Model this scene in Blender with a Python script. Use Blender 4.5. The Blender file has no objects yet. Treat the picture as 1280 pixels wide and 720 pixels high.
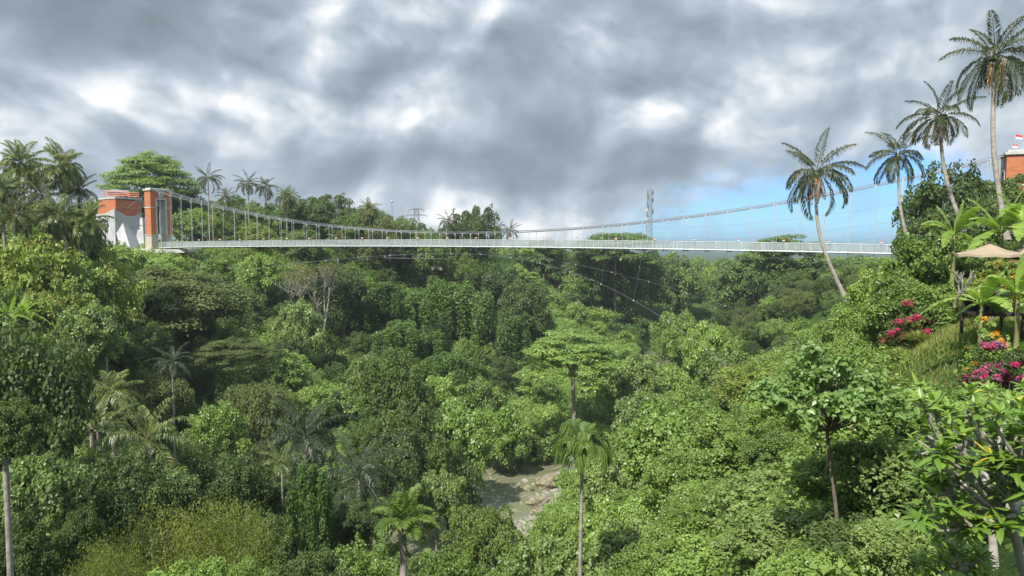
import bpy, math, random
import numpy as np
from mathutils import Vector
SC = bpy.context.scene
COL = SC.collection
R = math.radians
F = 924.0                      # focal length in photo pixels (1280 wide)
PITCH = R(4.02)

# ---------------------------------------------------------------- camera
cam = bpy.data.cameras.new('camera'); cam.lens = 26.0; cam.sensor_width = 36.0
cam.clip_start = 0.1; cam.clip_end = 6000
co = bpy.data.objects.new('camera', cam); COL.objects.link(co)
co.location = (0, 0, 0); co.rotation_euler = (R(90) - PITCH, 0, 0)
SC.camera = co

# ---------------------------------------------------------------- light
SUN_EL = R(52); SX, SY = -0.50, -0.866
S = Vector((SX * math.cos(SUN_EL), SY * math.cos(SUN_EL), math.sin(SUN_EL)))
sl = bpy.data.lights.new('sun', 'SUN'); sl.energy = 4.5; sl.angle = R(0.6); sl.color = (1.0, 0.95, 0.86)
so = bpy.data.objects.new('sun', sl); COL.objects.link(so)
so.rotation_euler = (-S).to_track_quat('-Z', 'Y').to_euler()

SC.view_settings.view_transform = 'Standard'; SC.view_settings.look = 'None'
SC.view_settings.gamma = 1; SC.view_settings.use_curve_mapping = False
SC.view_settings.exposure = 0.72
SC.cycles.use_denoising = True
SC.cycles.max_bounces = 6; SC.cycles.diffuse_bounces = 3; SC.cycles.transmission_bounces = 4
SC.cycles.transparent_max_bounces = 12; SC.cycles.volume_bounces = 0
SC.cycles.sample_clamp_indirect = 4.0

class NT:
    """tiny node tree writer"""
    def __init__(s, tree): s.t = tree; s.n = tree.nodes; s.l = tree.links; s.n.clear()
    def new(s, typ, **kw):
        n = s.n.new(typ)
        for k, v in kw.items():
            if k == 'inp':
                for kk, vv in v.items(): s.put(n.inputs[kk], vv)
            else: setattr(n, k, v)
        return n
    def put(s, sock, v):
        if isinstance(v, bpy.types.NodeSocket): s.l.new(v, sock)
        else: sock.default_value = v
    def math(s, op, a, b=None, c=None, clamp=False):
        n = s.n.new('ShaderNodeMath'); n.operation = op; n.use_clamp = clamp
        s.put(n.inputs[0], a)
        if b is not None: s.put(n.inputs[1], b)
        if c is not None: s.put(n.inputs[2], c)
        return n.outputs[0]
    def mix(s, f, a, b):
        n = s.n.new('ShaderNodeMix'); n.data_type = 'RGBA'
        s.put(n.inputs[0], f); s.put(n.inputs[6], a); s.put(n.inputs[7], b)
        return n.outputs[2]
    def noise(s, vec, scale, detail=4, rough=.5, dist=0.0):
        n = s.n.new('ShaderNodeTexNoise'); s.l.new(vec, n.inputs['Vector'])
        n.inputs['Scale'].default_value = scale; n.inputs['Detail'].default_value = detail
        n.inputs['Roughness'].default_value = rough; n.inputs['Distortion'].default_value = dist
        return n.outputs[0]
    def ramp(s, f, stops, interp='LINEAR'):
        n = s.n.new('ShaderNodeValToRGB'); n.color_ramp.interpolation = interp
        e = n.color_ramp.elements
        while len(e) < len(stops): e.new(0.5)
        for i, (p, c) in enumerate(stops):
            e[i].position = p; e[i].color = (c[0], c[1], c[2], 1) if hasattr(c, '__len__') else (c, c, c, 1)
        s.l.new(f, n.inputs[0]); return n.outputs[0]

def build_world():
    w = bpy.data.worlds.new('World'); SC.world = w; w.use_nodes = True
    t = NT(w.node_tree)
    tc = t.new('ShaderNodeTexCoord')
    d = tc.outputs['Generated']
    sky = t.new('ShaderNodeTexSky', sky_type='NISHITA', sun_disc=False)
    sky.sun_elevation = SUN_EL; sky.sun_rotation = math.atan2(SX, SY)
    sky.ozone_density = 2.0; sky.air_density = 1.0; sky.dust_density = 0.4; sky.altitude = 200
    skyc = t.new('ShaderNodeVectorMath', operation='MULTIPLY', inp={0: sky.outputs[0], 1: (0.035, 0.064, 0.110)}).outputs[0]
    sep = t.new('ShaderNodeSeparateXYZ', inp={0: d})
    x, y, z = sep.outputs
    az = t.math('ARCTAN2', x, y)            # 0 ahead, + right
    el = t.math('ARCSINE', z)
    KE = 1.3
    flat = t.new('ShaderNodeCombineXYZ', inp={0: az, 1: t.math('MULTIPLY', el, KE), 2: 0.37}).outputs[0]
    warp = t.new('ShaderNodeTexNoise', inp={'Vector': flat, 'Scale': 3.2, 'Detail': 3.0})
    wv = t.new('ShaderNodeVectorMath', operation='SUBTRACT', inp={0: warp.outputs['Color'], 1: (.5, .5, .5)}).outputs[0]
    wv = t.new('ShaderNodeVectorMath', operation='SCALE', inp={0: wv, 'Scale': 0.16}).outputs[0]
    p = t.new('ShaderNodeVectorMath', operation='ADD', inp={0: flat, 1: wv}).outputs[0]
    def shifted(off): return t.new('ShaderNodeVectorMath', operation='ADD', inp={0: p, 1: off}).outputs[0]
    # puffs: height field of the cloud base and how much it faces the light (upper left)
    h0 = t.noise(p, 6.2, 4, .47); h1 = t.noise(shifted((-.022, .032, 0)), 6.2, 4, .47)
    relief = t.math('SUBTRACT', h0, h1)
    n1 = t.noise(flat, 3.4, 3, .5)
    def blob(a, e, sa, se, k):
        da = t.math('DIVIDE', t.math('SUBTRACT', paz, R(a)), R(sa))
        de = t.math('DIVIDE', t.math('SUBTRACT', pel, R(e)), R(se))
        r2 = t.math('ADD', t.math('MULTIPLY', da, da), t.math('MULTIPLY', de, de))
        return t.math('MULTIPLY', t.math('EXPONENT', t.math('MULTIPLY', r2, -1.0)), k)
    ps = t.new('ShaderNodeSeparateXYZ', inp={0: p})
    paz = ps.outputs[0]; pel = t.math('DIVIDE', ps.outputs[1], KE)
    tot = None
    for b in [(-22, 8.5, 8, 2.6, .30), (-31, 6, 7, 2.5, .16), (-11, 8.5, 6, 2.0, .26), (-8, 14, 6, 3.2, .22), (-3, 16.5, 3, 2, .2), (-14, 13, 4, 3, .14),
              (11, 10, 6, 2.4, .34), (21, 12.5, 6, 2.0, .34), (19, 19, 6, 2, .2), (-5, 2.6, 6, 1.8, .34), (2, 1.0, 6, 1.4, .22), (-38, 5, 6, 4, .16),
              (30, 6, 12, 4, .16), (27, 15, 8, 3, .10), (8, 15, 5, 2, .08),
              (-30, 14.5, 12, 2.8, -.22), (-18, 18.0, 10, 2.4, -.10), (3, 8.5, 5, 4, -.12), (7, 18, 8, 3, -.10), (-8, 5.8, 9, 1.2, -.14), (16, 7, 6, 2.0, -.06)]:
        v = blob(*b); tot = v if tot is None else t.math('ADD', tot, v)
    n2 = t.noise(p, 19.0, 6, .6)
    v = t.math('ADD', t.math('MULTIPLY', tot, 1.32), .395)
    v = t.math('ADD', v, t.math('MULTIPLY', t.math('SUBTRACT', n1, .5), .38))
    v = t.math('ADD', v, t.math('MULTIPLY', t.math('SUBTRACT', h0, .5), .36))
    amp = t.math('MULTIPLY', t.math('MAXIMUM', t.math('ADD', v, .12), .12), 3.1)      # bright cloud is the lumpiest
    v = t.math('ADD', v, t.math('MULTIPLY', relief, amp))
    v = t.math('ADD', v, t.math('MULTIPLY', t.math('SUBTRACT', n2, .5), .22))
    cl = t.ramp(v, [(0.0, (.135, .168, .196)), (.22, (.178, .218, .254)), (.42, (.232, .284, .334)), (.60, (.315, .370, .422)), (.78, (.47, .505, .54)), (1.0, (.70, .705, .71))])
    # the blue gap low on the right and thin blue elsewhere
    gap = t.math('ADD', blob(22, 0.5, 10, 4.8, 1.35), blob(27, 3.6, 5.5, 3.0, .9))
    gap = t.math('ADD', gap, blob(9, 0.0, 6, 2.2, .45))
    gap = t.math('ADD', gap, t.math('MULTIPLY', t.math('SUBTRACT', n2, .5), 1.1))
    gm = t.math('SUBTRACT', 1.0, t.ramp(gap, [(.22, 0.0), (1.0, 1.0)], 'EASE'))
    wisps = t.math('MULTIPLY', t.ramp(t.noise(p, 16, 6, .6), [(.46, 0.0), (.78, .55)]), 1.0)
    gm = t.math('MAXIMUM', gm, wisps)
    col = t.mix(gm, skyc, cl)
    # cloud overhead, outside the view, brightened to add soft fill from above
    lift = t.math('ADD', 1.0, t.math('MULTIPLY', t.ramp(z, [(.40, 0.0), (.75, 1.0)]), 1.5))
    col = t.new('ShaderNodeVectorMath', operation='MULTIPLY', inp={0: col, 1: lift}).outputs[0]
    below = t.ramp(t.math('ADD', z, .5), [(.47, 1.0), (.5, 0.0)])
    col = t.mix(below, col, (.10, .13, .10, 1))
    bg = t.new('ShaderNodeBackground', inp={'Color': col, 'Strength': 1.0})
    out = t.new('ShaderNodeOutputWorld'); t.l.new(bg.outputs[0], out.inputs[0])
build_world()

# ---------------------------------------------------------------- helpers
def at(px, py, Y):
    """photo pixel + distance ahead of the viewer -> a place in the world"""
    x = (px - 640) / F; y = (360 - py) / F
    dy = math.cos(PITCH) + y * math.sin(PITCH); dz = -math.sin(PITCH) + y * math.cos(PITCH)
    k = Y / dy
    return Vector((x * k, Y, dz * k))
def proj(X, Y, Z):
    f = Y * math.cos(PITCH) - Z * math.sin(PITCH); u = Y * math.sin(PITCH) + Z * math.cos(PITCH)
    return 640 + F * X / f, 360 - F * u / f

def mesh_np(name, V, Q, mat, smooth=False, T=None):
    me = bpy.data.meshes.new(name)
    V = np.asarray(V, np.float32).reshape(-1, 3)
    Q = np.asarray(Q, np.int32).reshape(-1, 4) if Q is not None and len(Q) else np.zeros((0, 4), np.int32)
    me.vertices.add(len(V)); me.vertices.foreach_set('co', V.ravel())
    me.loops.add(Q.size); me.loops.foreach_set('vertex_index', Q.ravel())
    me.polygons.add(len(Q)); me.polygons.foreach_set('loop_start', np.arange(0, Q.size, 4, dtype=np.int32))
    me.polygons.foreach_set('use_smooth', np.full(len(Q), bool(smooth)))
    me.update(calc_edges=True)
    if mat: me.materials.append(mat)
    return me
class MB:
    """collects quads from several shapes into one mesh"""
    def __init__(s): s.V = []; s.Q = []; s.n = 0
    def add(s, V, Q):
        V = np.asarray(V, float).reshape(-1, 3); s.V.append(V); s.Q.append(np.asarray(Q, int).reshape(-1, 4) + s.n); s.n += len(V); return s
    def tube(s, pts, rad, sides=6, cap=True):
        pts = np.asarray(pts, float); n = len(pts)
        rad = np.ones(n) * rad if np.isscalar(rad) else np.asarray(rad, float)
        tan = np.gradient(pts, axis=0); tan /= np.linalg.norm(tan, axis=1)[:, None] + 1e-9
        ref = np.array([0, 0, 1.0]) if abs(tan[0][2]) < .8 else np.array([1.0, 0, 0])
        a = np.cross(tan, ref); a /= np.linalg.norm(a, axis=1)[:, None] + 1e-9
        b = np.cross(tan, a)
        th = np.linspace(0, 2 * np.pi, sides, endpoint=False)
        ring = pts[:, None] + rad[:, None, None] * (a[:, None] * np.cos(th)[None, :, None] + b[:, None] * np.sin(th)[None, :, None])
        V = ring.reshape(-1, 3); Q = []
        for i in range(n - 1):
            for j in range(sides):
                k = (j + 1) % sides
                Q.append((i * sides + j, i * sides + k, (i + 1) * sides + k, (i + 1) * sides + j))
        if cap and sides in (4, 6, 8):
            for off in (0, (n - 1) * sides):
                for j in range(1, sides - 2, 2): Q.append((off, off + j, off + j + 1, off + j + 2))
        return s.add(V, Q)
    def box(s, c, size, ax=None):
        """box with centre c, full sizes, optional axes (3x3 rows)"""
        A = np.eye(3) if ax is None else np.asarray(ax, float)
        h = np.array(size) / 2; V = []
        for z in (-1, 1):
            for y in (-1, 1):
                for x in (-1, 1): V.append(np.array(c) + x * h[0] * A[0] + y * h[1] * A[1] + z * h[2] * A[2])
        return s.add(V, [(0, 2, 3, 1), (4, 5, 7, 6), (0, 1, 5, 4), (2, 6, 7, 3), (0, 4, 6, 2), (1, 3, 7, 5)])
    def prism(s, poly, z0, z1):
        """quad-fan prism for a plan polygon; top may be a list of z"""
        n = len(poly)
        zt = [z1] * n if np.isscalar(z1) else z1
        V = [(p[0], p[1], z0) for p in poly] + [(p[0], p[1], zt[i]) for i, p in enumerate(poly)]
        Q = [(i, (i + 1) % n, n + (i + 1) % n, n + i) for i in range(n)]
        if n == 4: Q += [(3, 2, 1, 0), (4, 5, 6, 7)]
        return s.add(V, Q)
    def mesh(s, name, mat, smooth=False):
        return mesh_np(name, np.concatenate(s.V), np.concatenate(s.Q), mat, smooth)
    def build(s, name, mat, parent=None, smooth=False):
        o = bpy.data.objects.new(name, s.mesh(name, mat, smooth)); COL.objects.link(o); o.parent = parent; return o

def link(name, me, parent=None, loc=None, scale=None, rz=0):
    o = bpy.data.objects.new(name, me); COL.objects.link(o)
    if parent: o.parent = parent
    if loc is not None: o.location = loc
    if scale is not None: o.scale = scale
    o.rotation_euler = (0, 0, rz); return o
def tag(o, label, cat, group=None, kind=None):
    if label: o['label'] = label
    if cat: o['category'] = cat
    if group: o['group'] = group
    if kind: o['kind'] = kind
    return o
def empty(name, loc, label, cat, group=None):
    o = bpy.data.objects.new(name, None); COL.objects.link(o); o.location = loc; o.empty_display_size = .3
    return tag(o, label, cat, group)
def unit(v): return v / (np.linalg.norm(v, axis=-1, keepdims=True) + 1e-9)

# ---------------------------------------------------------------- materials
def principled(name, col, rough=.7, metal=0.0, spec=.3, noise=None, bump=None):
    m = bpy.data.materials.new(name); m.use_nodes = True; t = NT(m.node_tree)
    tc = t.new('ShaderNodeTexCoord').outputs['Object']
    c = (*col, 1)
    if noise:   # (scale, second colour, contrast low, high)
        f = t.ramp(t.noise(tc, noise[0], 6, .6), [(noise[2], 0.0), (noise[3], 1.0)])
        c = t.mix(f, c, (*noise[1], 1))
    b = t.new('ShaderNodeBsdfPrincipled', inp={'Base Color': c, 'Roughness': rough, 'Metallic': metal, 'Specular IOR Level': spec})
    if bump:
        bn = t.new('ShaderNodeBump', inp={'Height': t.noise(tc, bump[0], 6, .6), 'Strength': bump[1], 'Distance': bump[2]})
        t.l.new(bn.outputs[0], b.inputs['Normal'])
    o = t.new('ShaderNodeOutputMaterial'); t.l.new(b.outputs[0], o.inputs[0]); return m

def leaf_mat(name, c1, c2, c3=None, odd=.0, rough=.5, tr=.34, spec=.35):
    """leaf colour varies leaf by leaf, spray by spray and tree by tree"""
    if name.startswith('leaf'): c1, c2 = [tuple(a * b for a, b in zip(c, (1.66, 1.35, 1.34))) for c in (c1, c2)]
    m = bpy.data.materials.new(name); m.use_nodes = True; t = NT(m.node_tree)
    g = t.new('ShaderNodeNewGeometry'); oi = t.new('ShaderNodeObjectInfo')
    tc = t.new('ShaderNodeTexCoord').outputs['Object']
    shift = t.new('ShaderNodeVectorMath', operation='ADD', inp={0: tc, 1: oi.outputs['Location']}).outputs[0]
    nz = t.noise(shift, .45, 3, .6)
    f = t.math('ADD', t.math('MULTIPLY', g.outputs['Random Per Island'], .45), t.math('MULTIPLY', t.math('SUBTRACT', nz, .25), 1.3))
    f = t.math('ADD', f, t.math('MULTIPLY', t.math('SUBTRACT', oi.outputs['Random'], .5), .45))
    f = t.math('SUBTRACT', f, .12, clamp=True)
    c = t.mix(f, (*c1, 1), (*c2, 1))
    if c3:
        w = t.math('GREATER_THAN', g.outputs['Random Per Island'], 1 - odd)
        c = t.mix(w, c, (*c3, 1))
    b = t.new('ShaderNodeBsdfPrincipled', inp={'Base Color': c, 'Roughness': rough, 'Specular IOR Level': spec})
    ct = t.new('ShaderNodeVectorMath', operation='MULTIPLY', inp={0: c, 1: (1.22, 1.30, .75)}).outputs[0]
    tb = t.new('ShaderNodeBsdfTranslucent', inp={'Color': ct})
    mx = t.new('ShaderNodeMixShader', inp={0: tr, 1: b.outputs[0], 2: tb.outputs[0]})
    o = t.new('ShaderNodeOutputMaterial'); t.l.new(mx.outputs[0], o.inputs[0]); return m

M = {}
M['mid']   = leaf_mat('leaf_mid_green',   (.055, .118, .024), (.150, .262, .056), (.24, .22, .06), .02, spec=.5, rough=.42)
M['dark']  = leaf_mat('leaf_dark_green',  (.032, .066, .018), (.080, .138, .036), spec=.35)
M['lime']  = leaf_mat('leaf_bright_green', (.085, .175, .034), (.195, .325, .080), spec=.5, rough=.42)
M['dull']  = leaf_mat('leaf_dull_green',  (.060, .098, .034), (.115, .165, .060), rough=.7, spec=.1)
M['olive'] = leaf_mat('leaf_olive',       (.052, .105, .026), (.112, .180, .050), rough=.65, spec=.15)
M['yellow'] = leaf_mat('leaf_yellow_green', (.085, .150, .030), (.175, .270, .055), (.30, .20, .09), .05)
M['cool']  = leaf_mat('leaf_cool_green',  (.062, .122, .032), (.165, .265, .078), spec=.45, rough=.45)
M['far']   = leaf_mat('leaf_far_green',   (.046, .100, .028), (.118, .205, .052))
M['creeper'] = leaf_mat('leaf_creeper',   (.050, .110, .022), (.150, .270, .046))
M['vine'] = leaf_mat('leaf_vine', (.036, .085, .020), (.095, .185, .036))
M['bamboo'] = leaf_mat('leaf_bamboo', (.070, .112, .024), (.150, .200, .050), rough=.65, tr=.3, spec=.15)
M['palm']  = leaf_mat('leaf_palm',        (.050, .095, .025), (.140, .200, .050), (.30, .24, .10), .05, rough=.42, spec=.5)
M['palmdark'] = leaf_mat('leaf_palm_dark', (.026, .046, .015), (.062, .088, .028), (.22, .17, .08), .06, rough=.45, spec=.4)
M['palmgrey'] = leaf_mat('leaf_palm_grey', (.022, .042, .020), (.050, .078, .038), rough=.45, spec=.4)
M['areca'] = leaf_mat('leaf_areca',       (.042, .100, .020), (.120, .205, .042), rough=.4, spec=.5)
M['banana'] = leaf_mat('leaf_banana',     (.080, .170, .028), (.190, .320, .060), rough=.35, tr=.4)
M['frangi'] = leaf_mat('leaf_frangipani', (.070, .155, .022), (.170, .310, .045), (.55, .42, .03), .012, rough=.35, spec=.5)
M['grass'] = leaf_mat('leaf_grass',       (.090, .150, .030), (.200, .260, .070), (.30, .26, .14), .10)
M['magenta'] = leaf_mat('petal_magenta',  (.40, .015, .09), (.62, .05, .20), rough=.6, tr=.35)
M['mauve'] = leaf_mat('petal_mauve',      (.22, .07, .14), (.42, .17, .28), rough=.6, tr=.35)
M['redorange'] = leaf_mat('petal_red',    (.36, .06, .04), (.52, .17, .08), rough=.6, tr=.3)
M['orange'] = leaf_mat('petal_orange',    (.55, .24, .03), (.62, .40, .06), rough=.6, tr=.3)
M['dry']   = leaf_mat('leaf_dry',         (.20, .15, .07), (.42, .34, .18), rough=.8, tr=.1)
M['bark']  = principled('bark', (.10, .08, .06), .9, noise=(3, (.20, .17, .13), .35, .65), bump=(12, .5, .05))
M['pale_bark'] = principled('pale_bark', (.20, .18, .145), .85, noise=(4, (.34, .32, .275), .35, .65), bump=(14, .4, .04))
M['palm_bark'] = principled('palm_bark', (.21, .185, .155), .85, noise=(3, (.36, .33, .29), .35, .65), bump=(10, .5, .05))
M['steel'] = principled('galvanised_steel', (.55, .57, .58), .45, .3)
M['darksteel'] = principled('grey_cable', (.20, .21, .23), .5, .3)
M['white'] = principled('white_painted_steel', (.44, .46, .47), .55, noise=(.5, (.30, .31, .30), .45, .7))
M['concrete'] = principled('concrete', (.50, .50, .48), .85, noise=(.8, (.33, .33, .32), .45, .75), bump=(6, .3, .05))
M['plaster'] = principled('pale_plaster', (.44, .44, .45), .85, noise=(.35, (.27, .27, .28), .42, .8), bump=(6, .2, .03))
M['beige'] = principled('carved_sandstone', (.46, .41, .32), .9, noise=(3, (.30, .27, .21), .4, .7), bump=(8, .6, .08))
M['rock'] = principled('river_rock', (.27, .235, .145), .9, noise=(1.1, (.11, .10, .075), .4, .62), bump=(3, .7, .2))
M['paving'] = principled('dark_deck_soffit', (.16, .17, .18), .7)

def brick_mat():
    m = bpy.data.materials.new('orange_brick'); m.use_nodes = True; t = NT(m.node_tree)
    tc = t.new('ShaderNodeTexCoord').outputs['Object']
    s = t.new('ShaderNodeSeparateXYZ', inp={0: tc})
    v = t.new('ShaderNodeCombineXYZ', inp={0: t.math('ADD', s.outputs[0], s.outputs[1]), 1: s.outputs[2], 2: 0.0}).outputs[0]
    b = t.new('ShaderNodeTexBrick', inp={'Vector': v, 'Color1': (.50, .17, .075, 1), 'Color2': (.40, .125, .055, 1), 'Mortar': (.42, .22, .13, 1), 'Scale': 1.0, 'Mortar Size': .012, 'Brick Width': .5, 'Row Height': .18})
    f = t.ramp(t.noise(tc, .7, 5, .6), [(.4, 0.0), (.75, .45)])
    c = t.mix(f, b.outputs[0], (.36, .14, .08, 1))
    p = t.new('ShaderNodeBsdfPrincipled', inp={'Base Color': c, 'Roughness': .85, 'Specular IOR Level': .2})
    o = t.new('ShaderNodeOutputMaterial'); t.l.new(p.outputs[0], o.inputs[0]); return m
M['brick'] = brick_mat()

def glass_mat():
    m = bpy.data.materials.new('frosted_glass'); m.use_nodes = True; t = NT(m.node_tree)
    p = t.new('ShaderNodeBsdfPrincipled', inp={'Base Color': (.42, .46, .47, 1), 'Roughness': .2, 'Specular IOR Level': .6})
    tr = t.new('ShaderNodeBsdfTransparent', inp={'Color': (.95, .97, .97, 1)})
    mx = t.new('ShaderNodeMixShader', inp={0: .24, 1: tr.outputs[0], 2: p.outputs[0]})
    o = t.new('ShaderNodeOutputMaterial'); t.l.new(mx.outputs[0], o.inputs[0]); return m
M['glass'] = glass_mat()

def ground_mat():
    m = bpy.data.materials.new('forest_floor'); m.use_nodes = True; t = NT(m.node_tree)
    g = t.new('ShaderNodeTexCoord').outputs['Object']
    n = t.noise(g, .09, 7, .62); n2 = t.noise(g, 1.4, 7, .65)
    c = t.ramp(n, [(.35, (.026, .055, .014)), (.55, (.055, .105, .022)), (.75, (.095, .13, .035))])
    c = t.mix(t.ramp(n2, [(.45, 0.0), (.7, .75)]), c, (.022, .040, .014, 1))
    b = t.new('ShaderNodeBsdfPrincipled', inp={'Base Color': c, 'Roughness': .95, 'Specular IOR Level': .1})
    bn = t.new('ShaderNodeBump', inp={'Height': n2, 'Strength': 1.0, 'Distance': .7}); t.l.new(bn.outputs[0], b.inputs['Normal'])
    o = t.new('ShaderNodeOutputMaterial'); t.l.new(b.outputs[0], o.inputs[0]); return m

def water_mat():
    m = bpy.data.materials.new('river_water'); m.use_nodes = True; t = NT(m.node_tree)
    g = t.new('ShaderNodeTexCoord').outputs['Object']
    st = t.new('ShaderNodeMapping', inp={'Vector': g, 'Scale': (.5, .2, 1)}).outputs[0]
    f = t.ramp(t.noise(st, 1.3, 8, .68, 1.2), [(.54, 0.0), (.66, .85)])
    area = t.ramp(t.noise(g, .11, 2, .5), [(.40, 0.0), (.56, 1.0)])
    f = t.math('MULTIPLY', f, area)
    c = t.mix(t.noise(g, .22, 4, .6), (.115, .125, .068, 1), (.225, .225, .135, 1))
    c = t.mix(f, c, (.78, .78, .74, 1))
    b = t.new('ShaderNodeBsdfPrincipled', inp={'Base Color': c, 'Roughness': .22, 'Specular IOR Level': .5})
    bn = t.new('ShaderNodeBump', inp={'Height': t.noise(st, 3.2, 6, .65, .6), 'Strength': .8, 'Distance': .35}); t.l.new(bn.outputs[0], b.inputs['Normal'])
    o = t.new('ShaderNodeOutputMaterial'); t.l.new(b.outputs[0], o.inputs[0]); return m

# ---------------------------------------------------------------- terrain
RIVER_Z = -45.0
RIVER = np.array([(-150, 70), (-95, 78), (-62, 84), (-38, 92), (-20, 101), (-8, 111), (-1.5, 121), (.5, 131), (3.5, 142), (9, 152), (20, 168), (33, 190), (45, 215), (52, 245), (60, 285)], float)
def p3(px, py, Y): v = at(px, py, Y); return (v.x, v.y, v.z)
ANCH = [(0, 0, -1.8), (-25, 0, -3), (25, 0, -2), (0, -50, 0), (-80, -40, 0), (70, -40, 2), (8, 8, -4.0), (0, 10, -7), (0, 20, -15), (-2, 38, -28), (0, 60, -37), (-5, 85, -43),
 (9.5, 22, -10.6), (14, 28, -9.5), (18.7, 33, -5.0), (22, 34, -3.4), (30, 34, -3.0), (40, 35, -2.6), (5, 30, -18), (8, 50, -25), (13, 15, -5), (20, 15, -3), (28, 62, -6.8), (24, 70, -16), (21, 80, -24), (15, 90, -35), (10, 105, -43),
 (18, 50, -17), (27, 48, -7), (36, 60, -4), (45, 65, -3.6), (60, 80, -3), (74.5, 111, -3.6), (120, 130, -3), (120, 60, 0), (90, 20, 1), (38, 85, -16), (32.5, 132, -38), (57.7, 119.5, -16), (45, 105, -20), (90, 150, -12), (70, 160, -26), (80, 200, -17), (105, 210, -13), (130, 240, -14), (95, 240, -21), (60, 190, -30),
 (-93, 196, -3.9), (-103, 198, -3.9), (-93, 230, -3), (-120, 210, -3.5), (-150, 200, -3), (-68, 183, -15), (-43, 170, -31), (-55, 150, -24), (-62, 130, -19), (-80, 165, -11), (-85, 150, -12), (-66, 95, -13), (-55, 80, -19), (-120, 110, -5), (-110, 150, -6), (-200, 100, -4), (-200, 0, 0), (-41, 60, -28), (-20, 45, -28), (-30, 45, -28), (-21, 75, -38), (-28, 90, -40), (-60, 40, -18), (-40, 20, -15), (-100, 20, -4), (-42, 118, -34), (-25, 125, -40), (-20, 150, -40), (-15, 115, -43),
 (-48, 225, -5), (-40, 235, -6), (-70, 215, -4), (0, 285, -10), (-20, 215, -27), (-30, 195, -28), (-10, 190, -35), (15, 250, -29), (5, 215, -34), (15, 205, -40), (75, 260, -32), (0, 350, -13), (100, 360, -22), (200, 350, -22), (60, 310, -34), (120, 290, -22), (300, 330, -22), (0, 500, -22), (200, 520, -33), (-200, 500, -8), (-150, 320, -4), (500, 500, -36), (400, 150, -5), (-500, 300, -5), (500, 0, 0), (-400, -150, 0), (400, -150, 0), (0, 900, -46), (600, 900, -52), (-600, 900, -30)]
for a, b in RIVER: ANCH.append((a, b, -45.5))
A_ = np.array(ANCH, float)
def _phi(r): return np.where(r > 1e-9, r * r * np.log(np.maximum(r, 1e-9)), 0)
def _rbf():
    P = A_[:, :2] / 100; n = len(P)
    K = _phi(np.linalg.norm(P[:, None] - P[None], axis=2)) + np.eye(n) * .0006
    Pm = np.hstack([np.ones((n, 1)), P]); L = np.zeros((n + 3, n + 3)); L[:n, :n] = K; L[:n, n:] = Pm; L[n:, :n] = Pm.T
    return P, np.linalg.solve(L, np.concatenate([A_[:, 2], np.zeros(3)]))
_P, _W = _rbf()
def river_dist(x, y):
    q = np.stack([x, y], -1); best = np.full(x.shape, 1e9)
    for i in range(len(RIVER) - 1):
        a, b = RIVER[i], RIVER[i + 1]; ab = b - a
        t = np.clip(((q - a) @ ab) / (ab @ ab), 0, 1)
        best = np.minimum(best, np.linalg.norm(q - (a + t[..., None] * ab), axis=-1))
    return best
def ground(x, y):
    x = np.asarray(x, float); y = np.asarray(y, float); sh = x.shape
    x = x.ravel(); y = y.ravel()
    q = np.stack([x, y], 1) / 100
    z = np.zeros(len(x))
    for s in range(0, len(x), 20000):
        qq = q[s:s + 20000]
        z[s:s + 20000] = _phi(np.linalg.norm(qq[:, None] - _P[None], axis=2)) @ _W[:-3] + _W[-3] + qq @ _W[-2:]
    z = z + .7 * np.sin(x * .21 + 1.3 * np.sin(y * .13)) * np.cos(y * .19 + np.sin(x * .11)) + .35 * np.sin(x * .63 + y * .4) * np.sin(y * .71)
    z = np.where(y > 400, z, np.clip(z, -44.2, 14))
    rd = river_dist(x, y)
    ch = np.clip((rd - 5.0) / 6.0, 0, 1); ch = ch * ch * (3 - 2 * ch)
    z = np.where(rd < 11, (-47.0) * (1 - ch) + np.maximum(z, -44.2) * ch, z)
    return z.reshape(sh)
def g1(x, y): return float(ground(np.array([x]), np.array([y]))[0])

def build_ground():
    xs = np.unique(np.concatenate([np.arange(-160, 160, 2.0), np.arange(-1200, -160, 40), np.arange(160, 1201, 40)]))
    ys = np.unique(np.concatenate([np.arange(-60, 320, 2.0), np.arange(320, 1121, 40), np.arange(-300, -60, 40)]))
    X, Y = np.meshgrid(xs, ys)
    Z = ground(np.clip(X, -600, 600), np.clip(Y, -300, 900))
    V = np.stack([X, Y, Z], -1).reshape(-1, 3); nx = len(xs)
    i, j = np.meshgrid(np.arange(len(xs) - 1), np.arange(len(ys) - 1)); b = (j * nx + i).ravel()
    o = link('ground', mesh_np('ground', V, np.stack([b, b + 1, b + nx + 1, b + nx], 1), ground_mat(), True)); o['kind'] = 'structure'
    # water follows the channel
    L = []; Rr = []
    for k in range(len(RIVER)):
        a = RIVER[max(k - 1, 0)]; c = RIVER[min(k + 1, len(RIVER) - 1)]; t = unit(c - a); n = np.array([-t[1], t[0]])
        L.append(RIVER[k] + n * 8.5); Rr.append(RIVER[k] - n * 8.5)
    V = [(p[0], p[1], RIVER_Z) for p in L] + [(p[0], p[1], RIVER_Z) for p in Rr]; n = len(L)
    o = link('river', mesh_np('river', V, [(i, n + i, n + i + 1, i + 1) for i in range(n - 1)], water_mat())); o['kind'] = 'structure'
build_ground()

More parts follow.
